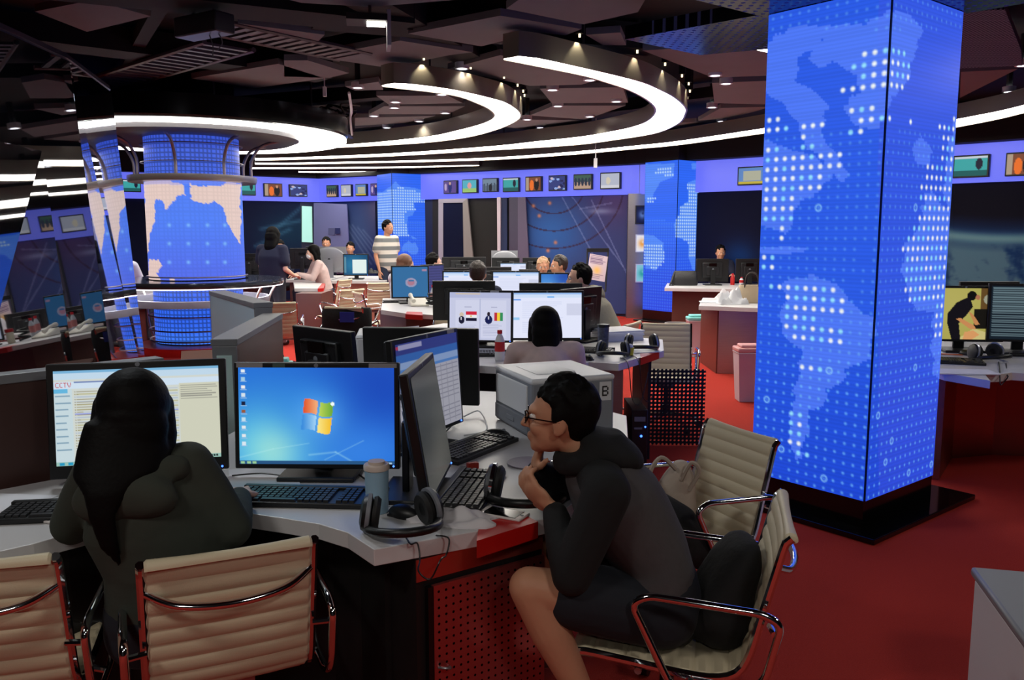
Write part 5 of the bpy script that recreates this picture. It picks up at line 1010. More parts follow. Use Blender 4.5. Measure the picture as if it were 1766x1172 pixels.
bin_('white bin with a turquoise lid under the nearer right-hand desk', 2.28, 10.35, .22, .52, mat('lid_cyan', (120, 200, 196), .5), mat('bin_pale', (200, 190, 200), .5))
bin_('white bin with a pink lid against the left edge of the big pillar', 2.18, 7.62, .26, .52, mat('lid_pink', (214, 150, 150), .5), mat('bin_pale', (200, 190, 200), .5))
tr = thing('wire_basket', 'grey metal waste basket lined with a bag by the long right-hand desk', 'bin', (2.27, 11.45, 0)); MB().lathe([(0, .002), (.13, .002), (.17, .29), (.165, .29), (.125, .01), (0, .01)], seg=20).build('basket', mat('basket_grey', (96, 88, 86), .4, .5), tr); MB().lathe([(.155, .22), (.176, .24), (.18, .30), (.165, .30), (.155, .22)], seg=20).build('liner', mat('liner_grey', (150, 142, 140), .4), tr)
# ---- rightmost cluster behind the big pillar
rd = desk('white curved desk at the right edge, behind the big pillar', [(2.46, 4.72), g(1708, 656), (2.66, 4.66)] + [g(1722, 645), g(1745, 642), g(1790, 645)] + [(3.6, 4.8), (4.2, 5.4), (4.2, 6.4), (2.7, 6.6), (2.46, 6.0)])
dpart(rd, 'steel_cabinet', [(2.62, 5.15), (2.68, 5.12), (3.02, 5.62), (3.35, 5.72), (3.7, 5.66), (3.7, 6.2), (2.62, 6.2)], .002, DESK - .046, mat('red_brown_steel', (150, 96, 88), .3, .8))
p = PT(1660, 600, 5.6); monitor('monitor showing a person in black bending over, at the right edge', p.x, p.y, -6, w=.50, h=.37, gap=.07, tilt=3, pic=scr_man(), stk=None)
p = PT(1760, 600, 5.5); monitor('monitor full of dark text lines cut off by the right picture edge', p.x, p.y, -14, w=.42, h=.38, gap=.08, tilt=3, pic=scr_code())
p = PT(1672, 520, 6.9); monitor('black monitor back behind the bending-person screen', 3.62, 6.4, 180, w=.45, h=.3, gap=.12, tilt=3)
keyboard('black keyboard beside the right edge of the big pillar', *g(1640, 625), -20, w=.36); headphones('black headphones with silver rings on the right-edge desk', *g(1700, 620), 200, s=1.15, mats_=(M_blackpl, M_blackpl, M_silver))
mouse('black mouse left of the headphones on the right-edge desk', *g(1668, 612), 20); paper('white papers at the near edge of the right-edge desk', *g(1655, 642), 85, 3, w=.17, d=.36); paper('loose sheet under the bending-person screen', *g(1692, 600), 10, 1, w=.3, d=.16)
paper('orange card lying on the keyboard corner of the right-edge desk', *g(1636, 611), 70, 1, w=.05, d=.16, m=mat('card_orange', (206, 96, 56), .6), name='card'); keyboard('grey edged keyboard at the right picture edge', *g(1766, 612), -5, w=.42)
cable('black headphone cable hanging over the right-edge desk', [(*g(1722, 625), DESK + .004), (*g(1724, 640), DESK + .006), (*g(1726, 650), DESK - .04), PT(1730, 660, 4.75), PT(1738, 650, 4.75), (*g(1737, 642), DESK - .01), (*g(1735, 628), DESK + .004)], .0035)
# ================================================================ left middle desks
M_redwood = mat('rosy_laminate', (176, 112, 98), .4, noise=.12, nscale=5)
l1 = desk('white desk block beside the standing woman in navy', [g(508, 497), g(548, 497), g(556, 488), g(506, 486)]); l1o = G(512, 570)
dpart(l1, 'side_cabinet', [(-2.95, 11.45), (-2.6, 11.45), (-2.6, 12.2), (-2.95, 12.2)], .002, DESK - .046, M_wood); dpart(l1, 'red_edge', [g(548, 497.4), g(558, 496.5), g(561, 489), g(556, 488)], DESK - .046, DESK + .001, M_red)
l2 = desk('white topped rosy desk behind the seated masked woman', [(-2.95, 13.6), (-2.05, 13.6), (-2.05, 15.1), (-2.95, 15.1)]); a, b = G(600, 553), G(646, 556)
dpart(l2, 'front_panel', [(-2.90, 13.7), (-2.1, 13.7), (-2.1, 15.0), (-2.90, 15.0)], .002, DESK - .046, M_redwood)
p = PT(560, 470, 14.2); monitor('large pale all-in-one computer seen from behind beside the masked woman', p.x + .02, p.y + .3, 176, w=.60, h=.44, gap=.09, style='imac', tilt=2)
p = PT(614, 467, 14.0); monitor('monitor with a white window on a dark blue desktop, left of the striped-shirt man', p.x, p.y, 4, w=.42, h=.36, gap=.06, tilt=2, pic=scr_box())
l3 = desk('distant white desk with black monitor backs behind the navy-clad woman', [(-5.3, 13.2), (-3.85, 13.2), (-3.85, 14.4), (-5.2, 14.6)]); dpart(l3, 'cabinet', [(-5.0, 13.6), (-3.9, 13.6), (-3.9, 14.2), (-5.0, 14.2)], .002, DESK - .046, M_wood)
for px, yt, t_, lab in ((431, 437, 13.6, 'black monitor back just right of the round column'), (455, 438, 14.1, 'black monitor back hidden left of the navy-clad woman'), (522, 428, 14.0, 'black monitor back right of the navy-clad woman'), (548, 425, 15.1, 'dark monitor back over the masked woman')):
    p = PT(px, yt, t_); monitor(lab, p.x, p.y, 180, w=.46, h=.34, gap=p.z - DESK - .34, tilt=2) if px < 500 else monitor(lab, p.x, p.y, 180, w=.42, h=.34, gap=p.z - DESK - .34, tilt=2)
l4 = desk('far desk behind the masked woman carrying more monitors', [(-3.75, 13.9), (-3.0, 13.9), (-3.0, 15.3), (-3.75, 15.3)]); dpart(l4, 'cabinet', [(-3.7, 14.0), (-3.1, 14.0), (-3.1, 15.0), (-3.7, 15.0)], .002, DESK - .046, M_wood)
l5 = desk('white desk seen between the glass wall and the round column', [(-5.6, 10.9), (-4.3, 10.9), (-4.3, 12.2), (-5.6, 12.2)]); dpart(l5, 'cabinet', [(-5.5, 11.1), (-4.4, 11.1), (-4.4, 12.0), (-5.5, 12.0)], .002, DESK - .046, M_wood)
x, y = g(598, 466); bottle('clear bottle beside the dark blue desktop monitor', x + .4, y, h=.22, body=mat('clear_plastic', (190, 196, 206), .2)); o = MB().lathe([(0, 0), (.05, 0), (.055, .12), (0, .12)], seg=16).build('green_cup', mat('cup_mint', (130, 200, 186), .5), loc=(x - .02, y - .05, DESK + .001)); tag(o, 'mint green cup in front of the dark blue desktop monitor', 'cup')
x, y = g(648, 471); cloth('bag', 'dark crumpled bag on the rosy desk below the striped-shirt man', 'bag', (x, y, DESK + .001), .16, .1, .12, 0, M_bag, 21)
bin_('white bin with a turquoise lid and bag beside the wood partition end', -1.72, 6.1, .20, .62, mat('lid_cyan', (120, 200, 196), .5), mat('bin_pale', (200, 190, 200), .5), 10)
p = G(368, 628); bx = thing('cardboard_box', 'pinkish open cardboard box behind the partition by the round column', 'box', (-2.35, 6.35, 0), .3); MB().box((0, 0, .3), (.3, .3, .6)).build('box_body', mat('carton', (186, 140, 124), .8), bx); MB().box((-.0, -.19, .63), (.3, .12, .01), Matrix.Rotation(R(35), 3, 'X')).build('flap', mat('carton', (186, 140, 124), .8), bx)
# white box with a red disc in the right corner
p = G(1676, 1050, .52); bc = thing('white_cabinet', 'white box cabinet with grey rim and red round mark, bottom right corner', 'cabinet', (1.70, 2.22, 0), R(-14))
MB().box((0, 0, .235), (.62, .5, .468)).build('cabinet_body', M_white2, bc, bev=.012); MB().box((0, 0, .483), (.64, .52, .03)).build('top', mat('grey_rim', (130, 132, 136), .45), bc, bev=.01)
MB().lathe([(0, 0), (.07, 0), (.07, .003), (0, .003)], (-.17, -.2505, .385), 32, axis=(0, -1, 0)).build('red_disc', M_red, bc)
# ================================================================ chairs
chair(-.80, 2.20, (-.42, .9), 'cream ribbed chair seen from behind under the nearest long-haired woman')
chair(-1.34, 2.14, (-.25, .97), 'cream ribbed chair cut off by the left picture edge')
chair(.445, 2.275, (-.97, .25), 'cream ribbed chair carrying the seated man in glasses', )
chair(.60, 3.02, (-.90, -.42), 'empty cream ribbed chair with bags on its seat, beside the big pillar')
chair(1.22, 6.55, (-.15, -1), 'empty cream chair behind the black perforated panel')
chair(.72, 7.02, (-.88, .45), 'cream ribbed chair seen from behind under the hooded man')
chair(.25, 4.55, (-.1, 1), 'chair back under the second long-haired woman, behind the printer')
chair(-2.88, 13.2, (-.9, .35), 'cream chair under the seated masked woman'); chair(-2.05, 12.6, (-.4, .9), 'empty wide cream chair below the striped-shirt man'); p = PT(657, 492, 10.5); chair(p.x, p.y, (.8, .4), 'narrow cream chair left of the blue lock screen')
p = PT(470, 510, 9.4); chair(-2.55, 9.2, (-.2, 1), 'rosy backed chair tucked at the round counter'); p = PT(606, 540, 9.0); ch = chair(-1.64, 8.66, (.15, 1), 'cream chair with a black jacket draped over its back'); chair(-.55, 7.45, (-.1, -1), 'office chair half hidden between the desks, behind the lock-screen desk')
chair(-2.30, 11.1, (-.7, .6), 'empty chair just left of the lock-screen desk, turned away')
# things on chairs
p = PT(604, 533, 8.95); jk = thing('jacket', 'black jacket with a blue patch draped over a chair back', 'jacket', (-1.66, 8.36, .62)); MB().loft([((0, .05, -.16), .24, .07), ((0, .05, 0), .25, .085), ((0, .06, .12), .25, .09), ((0, .06, .165), .24, .06)], (1, 0, 0), (0, 1, 0), pw=.6).build('jacket_body', mat('jacket_black', (16, 16, 18), .9, bump=.5, bscale=25), jk); MB().box((.02, -.045, .08), (.14, .02, .1)).build('patch', mat('patch_blue', (20, 40, 140), .7), jk)
M_black_c = mat('black_fabric', (15, 15, 17), .9, bump=.4, bscale=22)
bp = thing('backpack', 'black backpack propped against the man\'s chair back', 'bag', (.60, 2.26, .40)); MB().loft([((-.02, 0, .02), .055, .11), ((-.02, 0, .05), .075, .125), ((-.015, 0, .12), .08, .13), ((.0, 0, .17), .07, .12), ((.03, 0, .24), .055, .12), ((.05, 0, .29), .035, .09), ((.055, 0, .305), .015, .05)], (1, 0, 0), (0, 1, 0), pw=.65).loft([((-.085, 0, .03), .03, .08), ((-.09, 0, .08), .04, .09), ((-.075, 0, .13), .02, .07)], (1, 0, 0), (0, 1, 0), pw=.7).build('bag_body', M_black_c, bp, rem=.012, smo=6); MB().tube(spline([(-.09, -.06, .08), (-.13, -.07, .03), (-.17, -.03, .03), (-.14, .04, .03)], 6), .014, 6).build('strap', M_blackpl, bp)
bg = thing('pale_bag', 'pale beige tote bag slumped on the empty chair by the big pillar', 'bag', (.60, 3.04, .445)); MB().loft([((0, 0, .0), .09, .08), ((.0, 0, .10), .09, .07), ((.02, 0, .2), .06, .05), ((.03, 0, .26), .025, .03)], (1, 0, 0), (0, 1, 0)).build('bag_body', mat('tote_beige', (176, 160, 146), .8, bump=.4, bscale=25), bg, rem=.012, smo=5); MB().tube(spline([(-.05, -.05, .16), (-.1, -.07, .22), (-.06, -.07, .29), (.0, -.05, .24)], 6), .008, 6).tube(spline([(.05, -.05, .16), (.08, -.07, .24), (.05, -.07, .27), (.02, -.05, .2)], 6), .008, 6).build('handles', mat('tote_beige', (176, 160, 146), .8), bg)
o = thing('black_coat', 'black coat bundled over the seat and arm of the empty chair', 'coat', (.50, 2.86, .45)); MB().loft([((-.15, 0, .0), .02, .05), ((-.1, 0, .05), .1, .1), ((0, 0, .07), .15, .13), ((.13, -.02, .03), .1, .1), ((.2, -.04, -.04), .04, .05)], (.3, .95, 0), (0, 0, 1)).loft([((-.08, .0, .1), .12, .1), ((-.06, 0, .17), .07, .06), ((-.05, 0, .2), .03, .03)], (1, 0, 0), (0, 1, 0)).build('coat_body', M_black_c, o, rem=.014, smo=4)
# ================================================================ people
V = Vector
def skinmat(name, c): return mat('skin_' + name, c, .55, spec=.35, noise=.05, nscale=30)
def head_parts(mb, c, f, u, s=1.0):
    c = V(c); f = V(f).normalized(); u = V(u); u = (u - f * u.dot(f)).normalized(); sd = f.cross(u); M = Matrix((sd, f, u)).transposed()
    P = lambda a, b, z: c + (sd * a + f * b + u * z) * s
    B = lambda p, r: mb.ball(P(*p), tuple(q * s for q in r), 20, 12, rot=M)
    B((0, -.008, .014), (.072, .090, .094)); B((0, .03, -.04), (.057, .056, .068)); B((0, .066, -.088), (.026, .022, .022)); B((0, .04, -.075), (.045, .045, .032)); B((0, .078, .018), (.045, .016, .014))
    B((.033, .062, -.03), (.022, .024, .024)); B((-.033, .062, -.03), (.022, .024, .024)); B((0, .086, -.056), (.021, .012, .006)); B((0, .085, -.067), (.018, .012, .007))
    mb.limb([(P(0, .086, .010), .008 * s), (P(0, .107, -.027), .0115 * s)]); B((.009, .099, -.032), (.007, .009, .006)); B((-.009, .099, -.032), (.007, .009, .006))
    for q in (-1, 1): B((q * .074, -.004, -.012), (.008, .019, .031)); B((q * .074, .004, -.034), (.006, .010, .012))
    return P, M
def hand_parts(mb, w, d, n, s=1.0, curl=.5, thumb=1):
    """w wrist, d direction of the fingers, n out of the back of the hand"""
    w, d, n = V(w), V(d).normalized(), V(n); n = (n - d * n.dot(d)).normalized(); a = d.cross(n) * thumb
    mb.cap(w, .021 * s, w + d * .035 * s, .024 * s, flat=.75, up=n); mb.ball(w + d * .055 * s, (.038 * s, .046 * s, .014 * s), rot=Matrix((a, d, n)).transposed())
    for k, (off, ln) in enumerate(((.030, .068), (.010, .078), (-.010, .072), (-.029, .056))):
        b = w + (d * .088 + a * off * .95) * s; c1 = curl * (.8 + .12 * k); d1 = (d * math.cos(c1) - n * math.sin(c1)); d2 = (d * math.cos(c1 * 2.1) - n * math.sin(c1 * 2.1)); d3 = (d * math.cos(c1 * 2.8) - n * math.sin(c1 * 2.8))
        p1 = b + d1 * ln * .45 * s; p2 = p1 + d2 * ln * .32 * s; p3 = p2 + d3 * ln * .22 * s
        mb.limb([(b - d * .015 * s, .0095 * s), (p1, .0088 * s), (p2, .0082 * s), (p3, .0072 * s)], seg=10)
    tb = w + (d * .028 + a * .026) * s; t1 = tb + (d * .022 + a * .024 - n * .012) * s; t2 = t1 + (d * .028 + a * .008 - n * .012) * s; mb.limb([(tb, .0125 * s), (t1, .0105 * s), (t2, .0085 * s)], seg=10)
def person(label, J, top_m, leg_m, skin, hair_m, hair='short', vox=.011, sleeves='long', shorts=False, shoe_m=None, hs=1.0, sw=1.0, hood=None, mask=False, glasses=False, sleeve_m=None, group=None, extra_hair=None, origin=None, hand_s=1.0, tail=None, waist=.155, loose=.0):
    O = V(origin) if origin is not None else V((J['pelvis'][0], J['pelvis'][1], 0)); t = thing('person', label, 'person', O, 0, group); kw = dict(parent=t, loc=-O)
    pel, wst, che, nek, hd = [V(J[k]) for k in ('pelvis', 'waist', 'chest', 'neck', 'head')]; sh, el, wr, kn, an = J['sh'], J['el'], J['wr'], J['kn'], J['an']
    side = (V(sh[0]) - V(sh[1])).normalized(); up = (nek - pel).normalized(); fw = up.cross(side) if True else 0
    if fw.dot(V(J['front'])) < 0: fw = -fw
    hf = V(J['hf'])
    def tors(mb, o, zneck=True, lowr=0):
        secs = [(pel - up * (.07 + lowr), .125 + o, .10 + o), (pel, .165 + o, .125 + o), (wst, waist + o + loose, .105 + o + loose * .6), (che.lerp(wst, .4), .165 + o + loose * .5, .118 + o), (che, (.185 + o) * sw, .118 + o), (che.lerp(nek, .55), (.155 + o) * sw, .09 + o), (che.lerp(nek, .88), .07 + o, .062 + o)]
        return mb.loft(secs, side, fw, seg=28)
    b = MB(); tors(b, -.014); P, M = head_parts(b, hd, hf, J.get('hu', up * .6 + V((0, 0, .4))), hs)
    b.limb([(nek - up * .04, .055), (nek, .05), (P(0, -.012, -.05), .048 * hs)])
    for i in (0, 1):
        s_, e_, w_ = V(sh[i]), V(el[i]), V(wr[i]); b.limb([(s_, .045), (s_.lerp(e_, .5), .041), (e_, .034), (e_.lerp(w_, .3), .034), (w_, .022)])
        if 'hd' in J: hand_parts(b, w_, J['hd'][i], J['hn'][i], hand_s, J.get('curl', .4), 1 if i == 0 else -1)
        h_ = pel + side * (.085 if i == 0 else -.085) - up * .02; k_, a_ = V(kn[i]), V(an[i]); to = V(J['toe'][i])
        b.limb([(h_, .085), (h_.lerp(k_, .5), .072), (k_, .054), (k_.lerp(a_, .3), .055), (k_.lerp(a_, .75), .037), (a_, .032)]); b.limb([(a_ + V((0, 0, -.03)), .035), (to, .028)])
    b.build('body', skin, rem=vox, smo=2 if vox < .008 else 1, **kw)
    tp = MB(); tors(tp, .006 + loose * .3, lowr=.02)
    sm = MB() if sleeve_m else tp
    for i in (0, 1):
        s_, e_, w_ = V(sh[i]), V(el[i]), V(wr[i]); nk = che.lerp(nek, .62) + side * (.05 if i == 0 else -.05)
        if sleeves == 'long': sm.limb([(nk, .062), (s_, .064), (s_.lerp(e_, .5), .060 + loose * .3), (e_, .053 + loose * .3), (e_.lerp(w_, .5), .047), (w_ - (w_ - e_).normalized() * .015, .036)])
        else: sm.limb([(nk, .06), (s_, .062), (s_.lerp(e_, .62), .062 + loose * .5)])
    sv = vox * 1.25
    if sleeve_m: sm.build('sleeves', sleeve_m, rem=sv, smo=4, **kw)
    tp.build('top', top_m, rem=sv, smo=4, **kw)
    lg = MB(); lg.loft([(pel - up * .105, .10, .09), (pel - up * .05, .165, .125), (pel + up * .02, .178, .138), (pel + up * .075, .160, .120)], side, fw)
    for i in (0, 1):
        h_ = pel + side * (.085 if i == 0 else -.085) - up * .02; k_, a_ = V(kn[i]), V(an[i])
        if shorts: lg.limb([(h_, .1), (h_.lerp(k_, .35), .096), (h_.lerp(k_, .66), .09)])
        else: lg.limb([(h_, .098), (h_.lerp(k_, .5), .085), (k_, .066), (k_.lerp(a_, .3), .062), (a_ + V((0, 0, .02)), .048)])
    lg.build('shorts' if shorts else 'trousers', leg_m, rem=sv, smo=4, **kw)
    for i in (0, 1):
        a_, to = V(an[i]), V(J['toe'][i]); d = (to - a_); d.z = 0; d = d.normalized() if d.length > .01 else fw; lo = min(a_.z, to.z)
        s2 = MB().limb([(a_ + V((0, 0, -.02)), .042), (a_ - d * .03 + V((0, 0, -.05)), .036)]).limb([(a_ + V((0, 0, -.045)), .042), (to, .036)]).build('shoe', shoe_m or M_blackpl, rem=.011, smo=2, **kw)
    # hair
    h = MB(); Bh = lambda p, r: h.ball(P(*p), tuple(q * hs for q in r), 22, 14, rot=M)
    if hair == 'short':
        Bh((0, -.03, .027), (.080, .086, .082)); Bh((0, -.05, .0), (.074, .055, .075)); Bh((.0, .008, .072), (.058, .05, .030)); rr = random.Random(len(label)); Bh((.068, -.0, .012), (.014, .022, .034)); Bh((-.068, -.0, .012), (.014, .022, .034))
        for k in range(110):
            a_ = rr.uniform(0, 6.28); e_ = rr.uniform(.15, 1.5); dr = V((math.cos(a_) * math.cos(e_), math.sin(a_) * math.cos(e_), math.sin(e_))); q = V((dr.x * .078, dr.y * .085 - .025, dr.z * .083 + .027)); q2 = q + V((dr.x * .012, dr.y * .012 + .012, .022 * dr.z + .004)); h.cap(P(*q), .011 * hs, P(*(q * .25 + q2 * .75)), .004 * hs, seg=7)
    else:
        Bh((0, -.02, .03), (.088, .098, .092)); Bh((0, -.055, -.03), (.084, .06, .09)); dn = V((0, 0, -1)); bk = -hf.normalized(); bk.z = 0; sd = P(1, 0, 0) - P(0, 0, 0); ln = tail or .3
        for q in (-1, 1): h.limb([(P(q * .066, .015, .03), .03 * hs), (P(q * .076, -.01, -.05), .028 * hs), (P(q * .072, -.03, -.10) + dn * ln * .25, .026)])
        c0 = P(0, -.06, -.05); h.loft([(c0 + V((0, 0, .06)), .07 * hs, .045), (c0 + dn * .04, .082 * hs, .05), (c0 + dn * (.08 + ln * .3) + bk * .025, .085 * hs, .045), (c0 + dn * (.08 + ln * .7) + bk * .035, .065 * hs, .035), (c0 + dn * (.08 + ln) + bk * .03, .025, .018)], sd, bk)
    if extra_hair: extra_hair(h, P)
    h.build('hair', hair_m, rem=max(.007, vox * .7), smo=1 if hair == 'short' else 3, **kw)
    for q in (-1, 1):
        e = MB().ball(P(q * .03, .0765, .0), .0112 * hs, 12, 8).build('eye', mat('eye_white', (215, 210, 205), .2), **kw); 
        MB().ball(P(q * .03, .0842, .0), .0055 * hs, 10, 6).build('iris', mat('iris_dark', (18, 12, 10), .15), e)
    if glasses:
        gl = MB()
        for q in (-1, 1):
            gl.tube([P(q * .031 + .024 * math.cos(a_), .100 - .006 * abs(math.cos(a_)), .0 + .017 * math.sin(a_)) for a_ in np.linspace(0, 2 * PI, 20)[:-1]], .0022, 6, close=True); gl.tube([P(q * .055, .097, .004), P(q * .074, .06, .004), P(q * .079, -.005, -.002)], .0022, 6)
        gl.tube([P(-.008, .103, .004), P(.008, .103, .004)], .002, 6); gl.build('glasses', M_gloss, **kw)
    if mask: MB().ball(P(0, .06, -.052), (.05 * hs, .052 * hs, .045 * hs), 18, 12, rot=M).build('face_mask', mat('mask_white', (232, 232, 236), .7), **kw)
    if hood: hood(t, kw, P)
    return t
HAIR = mat('hair_black', (11, 9, 9), .62, spec=.1, bump=.15, bscale=90); HAIRB = mat('hair_brown', (112, 74, 52), .5, bump=.4, bscale=120); HAIRG = mat('hair_dark_brown', (44, 32, 26), .5, bump=.4, bscale=120)
SKIN = skinmat('warm', (196, 142, 112)); SKIN2 = skinmat('light', (226, 180, 158))
# ---- the seated man with glasses
M_sweat = mat('sweat_grey', (70, 66, 68), .9, noise=.12, nscale=60, bump=.15, bscale=40); M_sleeve = mat('sleeve_black', (17, 17, 19), .92, bump=.2, bscale=30)
def man_hood(t, kw, P):
    h = MB(); h.ball((.262, 2.27, .955), (.095, .125, .045), rot=Matrix.Rotation(R(28), 3, 'Y')); h.tube([(.215 + .072 * math.cos(a), 2.27 + .088 * math.sin(a), .945 + .028 * math.cos(a)) for a in np.linspace(0, 2 * PI, 24)[:-1]], .034, 10, close=True)
    h.ball((.305, 2.27, .945), (.07, .10, .038), rot=Matrix.Rotation(R(35), 3, 'Y')); h.build('hood', M_sleeve, rem=.010, smo=4, **kw)
J = dict(pelvis=(.40, 2.27, .535), waist=(.385, 2.27, .66), chest=(.285, 2.27, .825), neck=(.195, 2.27, .955), head=(.135, 2.27, 1.045), front=(-1, 0, -.3), hf=(-1, .16, .02), hu=(-.12, 0, 1),
         sh=[(.245, 2.43, .88), (.245, 2.10, .88)], el=[(.14, 2.45, .79), (.155, 2.08, .665)], wr=[(.068, 2.36, .865), (.115, 2.22, .795)], hd=[(.15, -.3, .9), (-.75, .25, .6)], hn=[(-1, .1, .1), (-.5, -.6, -.3)],
         kn=[(.08, 2.56, .61), (.045, 2.125, .615)], an=[(.14, 2.80, .11), (.235, 2.15, .20)], toe=[(.06, 2.82, .045), (.15, 2.16, .07)], curl=.55)
person('seated young man in glasses, grey and black hooded top, leaning on the white desk', J, M_sweat, mat('shorts_navy', (22, 25, 34), .9, bump=.2, bscale=30), SKIN, HAIR, vox=.0062, shorts=True, shoe_m=mat('shoe_grey', (150, 152, 156), .7), hood=man_hood, glasses=True, sleeve_m=M_sleeve, hs=.96, sw=.95)
# ---- the long-haired woman at the all-in-one screen
M_jacket = mat('jacket_olive', (52, 56, 48), .92, noise=.08, nscale=20, bump=.25, bscale=25)
def w_hood(t, kw, P):
    h = MB(); h.ball((-.935, 1.985, .915), (.125, .055, .065), rot=Matrix.Rotation(R(8), 3, 'Y')); h.ball((-.985, 1.985, .895), (.09, .05, .06)); h.limb([((-1.02, 2.03, .95), .035), ((-.93, 2.01, .965), .035), ((-.84, 2.05, .96), .035)]); h.build('hood', M_jacket, rem=.011, smo=5, **kw)
J = dict(pelvis=(-.88, 2.10, .54), waist=(-.895, 2.09, .68), chest=(-.92, 2.08, .86), neck=(-.945, 2.08, .995), head=(-.962, 2.095, 1.085), front=(-.35, .93, 0), hf=(-.38, .9, -.22), hu=(0, .15, 1),
         sh=[(-.835, 2.11, .95), (-1.03, 2.04, .95)], el=[(-.74, 2.13, .775), (-1.15, 2.12, .79)], wr=[(-.79, 2.36, .785), (-1.14, 2.33, .80)], hd=[(-.35, .9, -.05), (.3, .9, -.05)], hn=[(0, 0, 1), (0, 0, 1)],
         kn=[(-.93, 2.52, .56), (-1.13, 2.45, .56)], an=[(-.93, 2.50, .12), (-1.12, 2.43, .12)], toe=[(-.96, 2.62, .045), (-1.16, 2.55, .045)], curl=.22)
def tail1(h, P): h.loft([((-.958, 2.04, 1.09), .088, .06), ((-.958, 2.01, 1.02), .098, .06), ((-.958, 1.97, .97), .092, .045), ((-.962, 1.93, .935), .05, .022), ((-.968, 1.915, .88), .03, .012), ((-.962, 1.93, .80), .022, .010), ((-.955, 1.965, .74), .006, .004)], (1, .3, 0), (0, 1, 0))
person('woman with long black hair and olive jacket, seen from behind at the web page', J, M_jacket, mat('jeans_dark', (26, 28, 38), .9), SKIN2, HAIR, hair='long', vox=.0075, hood=w_hood, tail=.02, extra_hair=tail1, sw=.78, waist=.135, loose=.008)
# ---- generic poses
def pose(kind, x, y, face, hgt=1.0, lean=0.0, look=None, arms='desk', dx=0):
    a = math.atan2(face[1], face[0]) + PI / 2; ca, sa = math.cos(a), math.sin(a); z0 = 0
    T = lambda p: (x + ca * p[0] - sa * p[1], y + sa * p[0] + ca * p[1], p[2] * hgt); D = lambda p: (ca * p[0] - sa * p[1], sa * p[0] + ca * p[1], p[2])
    l = lean
    if kind == 'sit':
        j = dict(pelvis=T((0, .05, .55)), waist=T((0, .04 - l * .2, .69)), chest=T((0, .02 - l * .6, .89)), neck=T((0, 0 - l, 1.05)), head=T((0, -.03 - l * 1.1, 1.16)), sh=[T((.17, -l * .8, .99)), T((-.17, -l * .8, .99))], kn=[T((.1, -.40, .56)), T((-.1, -.40, .56))], an=[T((.1, -.38, .12)), T((-.1, -.38, .12))], toe=[T((.1, -.50, .045)), T((-.1, -.50, .045))])
        j['el'] = [T((.21, -.10 - l * .8, .78)), T((-.21, -.10 - l * .8, .78))]; j['wr'] = [T((.13, -.30 - l * .8, .83)), T((-.13, -.30 - l * .8, .83))]
    else:
        j = dict(pelvis=T((0, 0, .93)), waist=T((0, 0, 1.06)), chest=T((0, .01, 1.25)), neck=T((0, 0, 1.42)), head=T((0, -.03, 1.54)), sh=[T((.18, 0, 1.36)), T((-.18, 0, 1.36))], kn=[T((.09, -.01, .5)), T((-.09, -.02, .5))], an=[T((.09, .02, .10)), T((-.09, .02, .10))], toe=[T((.1, -.12, .04)), T((-.1, -.12, .04))])
        j['el'] = [T((.22, .03, 1.10)), T((-.22, .03, 1.10))]; j['wr'] = [T((.22, -.06, .87)), T((-.22, -.06, .87))]
    if arms == 'fwd': j['el'] = [T((.23, -.05, 1.10)), T((-.21, .02, 1.08))]; j['wr'] = [T((.2, -.28, 1.0)), T((-.2, -.2, .98))]
    j['front'] = D((0, -1, 0)); j['hf'] = look or D((0, -1, -.1)); j['hu'] = (0, 0, 1)
    if kind == 'sit' or arms == 'fwd': j['hd'] = [D((-.1, -1, -.1)), D((.1, -1, -.1))]; j['hn'] = [(0, 0, 1), (0, 0, 1)]
    else: j['hd'] = [(0, 0, -1), (0, 0, -1)]; j['hn'] = [D((1, 0, 0)), D((-1, 0, 0))]
    return j
M_navy = mat('navy_cloth', (28, 32, 56), .9); M_trs = mat('trousers_dark', (24, 26, 36), .9); M_hood = mat('hoodie_grey', (150, 146, 132), .95, noise=.1, nscale=30, bump=.2, bscale=40); M_wcl = mat('white_shirt', (214, 212, 220), .85)
M_pale = mat('pale_print', (206, 180, 176), .9, noise=.2, nscale=18)
def stripes(name, c1, c2, period):
    m = mat(name, c1, .9); N = m.node_tree.nodes; L = m.node_tree.links; p = N['Principled BSDF']; tc = N.new('ShaderNodeTexCoord'); s = N.new('ShaderNodeSeparateXYZ'); L.new(tc.outputs['Object'], s.inputs[0])
    a = N.new('ShaderNodeMath'); a.operation = 'DIVIDE'; a.inputs[1].default_value = period; L.new(s.outputs['Z'], a.inputs[0]); f = N.new('ShaderNodeMath'); f.operation = 'FRACT'; L.new(a.outputs[0], f.inputs[0]); g_ = N.new('ShaderNodeMath'); g_.operation = 'GREATER_THAN'; g_.inputs[1].default_value = .5; L.new(f.outputs[0], g_.inputs[0])
    mx = N.new('ShaderNodeMix'); mx.data_type = 'RGBA'; mx.inputs[6].default_value = L4(c1); mx.inputs[7].default_value = L4(c2); L.new(g_.outputs[0], mx.inputs[0]); L.new(mx.outputs[2], p.inputs['Base Color']); return m
# second long-haired woman
person('second long-haired woman in a pale top, seen from behind at the bright white page', pose('sit', .20, 4.85, (-.05, 1), .855, lean=.06), M_pale, M_trs, SKIN2, HAIR, hair='long', tail=.24, vox=.010, sw=.8)
# hooded man
def hood2(t, kw, P):
    h = MB(); c = P(0, -.10, -.13); h.ball(c, (.10, .10, .06)); h.ball(c + V((.02, -.0, -.03)), (.09, .11, .06)); h.build('hood', M_hood, rem=.012, smo=4, **kw)
person('young man with short black hair in a light grey hooded sweatshirt, in profile', pose('sit', .80, 7.0, (-.9, .35), 1.0, lean=.2, look=(-1, .1, -.1)), M_hood, M_trs, SKIN2, HAIR, vox=.010, hood=hood2, loose=.02)
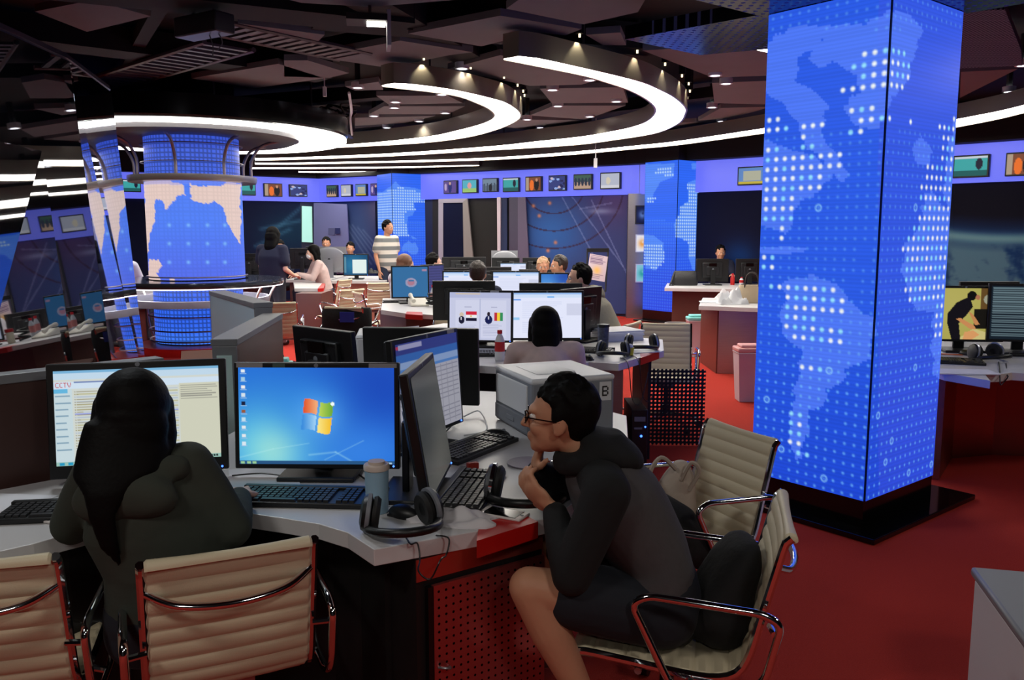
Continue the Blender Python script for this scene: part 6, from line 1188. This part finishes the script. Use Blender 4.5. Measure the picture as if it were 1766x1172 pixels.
# standing woman in navy, standing man in striped shirt
person('woman in a loose navy shirt standing with her back turned beside the white desk block', pose('stand', -3.22, 11.35, (.35, .93), .965, look=(.2, .97, -.35), arms='fwd'), M_navy, M_trs, SKIN2, HAIR, hair='long', tail=.12, vox=.012, sleeves='short', loose=.035, sw=1.0)
person('man in a grey and white striped polo shirt standing before the far map pillar', pose('stand', -2.06, 13.95, (.75, -.66), 1.045, look=(.85, -.5, -.1)), stripes('striped_polo', (205, 200, 190), (112, 116, 116), .13), mat('jeans_blue', (30, 42, 66), .9), SKIN, HAIR, vox=.012, sleeves='short', loose=.03)
# masked girl and other heads
p = PT(556, 470, 13.35); person('seated woman in a floral pale shirt wearing a white face mask', pose('sit', p.x, p.y, (-.75, -.3), 1.05, lean=.1, look=(-.9, -.4, -.15)), M_pale, M_navy, SKIN2, HAIR, hair='long', tail=.3, vox=.012, mask=True)
p = PT(700, 460, 10.0); person('woman with curly brown hair and a white shirt behind the blue lock screen', pose('sit', p.x - .02, p.y, (.5, .85), 1.0, look=(.8, .5, -.1)), M_wcl, M_trs, SKIN2, HAIRB, hair='long', tail=.0, vox=.012)
p = PT(727, 470, 10.6); person('black-haired person half hidden right of the curly brown-haired woman', pose('sit', p.x + .12, p.y + .2, (.6, .8), .99, look=(.9, .4, 0)), M_navy, M_trs, SKIN2, HAIR, vox=.013)
p = PT(824, 480, 7.9); person('person with dark hair between the two bright middle screens', pose('sit', p.x, p.y, (0, 1), .99), M_navy, M_trs, SKIN, HAIRG, vox=.013)
p = PT(968, 470, 9.9); person('man with curly dark hair and a patterned scarf collar behind the sky blue desktop', pose('sit', p.x, p.y, (-.9, -.2), .99, look=(-1, -.2, -.1)), mat('scarf_grey', (150, 152, 150), .9, noise=.5, nscale=30), M_trs, SKIN, HAIRG, vox=.012)
p = PT(936, 470, 10.7); person('fair-haired person whose head top shows over the monitors in the hall centre', pose('sit', p.x, p.y, (0, -1), .95), M_wcl, M_trs, SKIN, mat('hair_fair', (190, 150, 112), .6), vox=.013)
p = PT(1241, 458, 13.6); person('person almost hidden behind the monitor on the long right-hand desk', pose('sit', p.x, p.y, (0, -1), 1.04), M_navy, M_trs, SKIN, HAIR, vox=.013)
p = PT(548, 436, 15.2); person('person with black hair peeking over the pale all-in-one computer', pose('sit', -3.45, 15.75, (0, -1), 1.14), M_navy, M_trs, SKIN, HAIR, vox=.014)
p = PT(605, 440, 15.6); person('person with black hair peeking over the dark blue desktop monitor', pose('sit', p.x, p.y, (0, -1), 1.06), M_navy, M_trs, SKIN, HAIR, vox=.014)
person('long-haired woman in white at the desk between the glass wall and the round column', pose('sit', -4.98, 10.75, (.2, 1), 1.12), M_wcl, M_trs, SKIN2, HAIR, hair='long', tail=.2, vox=.013)
p = PT(465, 433, 14.0); person('person peeking over the monitors just left of the navy-clad woman', pose('sit', -4.1, 14.95, (0, -1), 1.1), M_navy, M_trs, SKIN, HAIR, vox=.014)

for o in COL.objects:
    for k in ('cx', 'cy'):
        if k in o.keys(): del o[k]
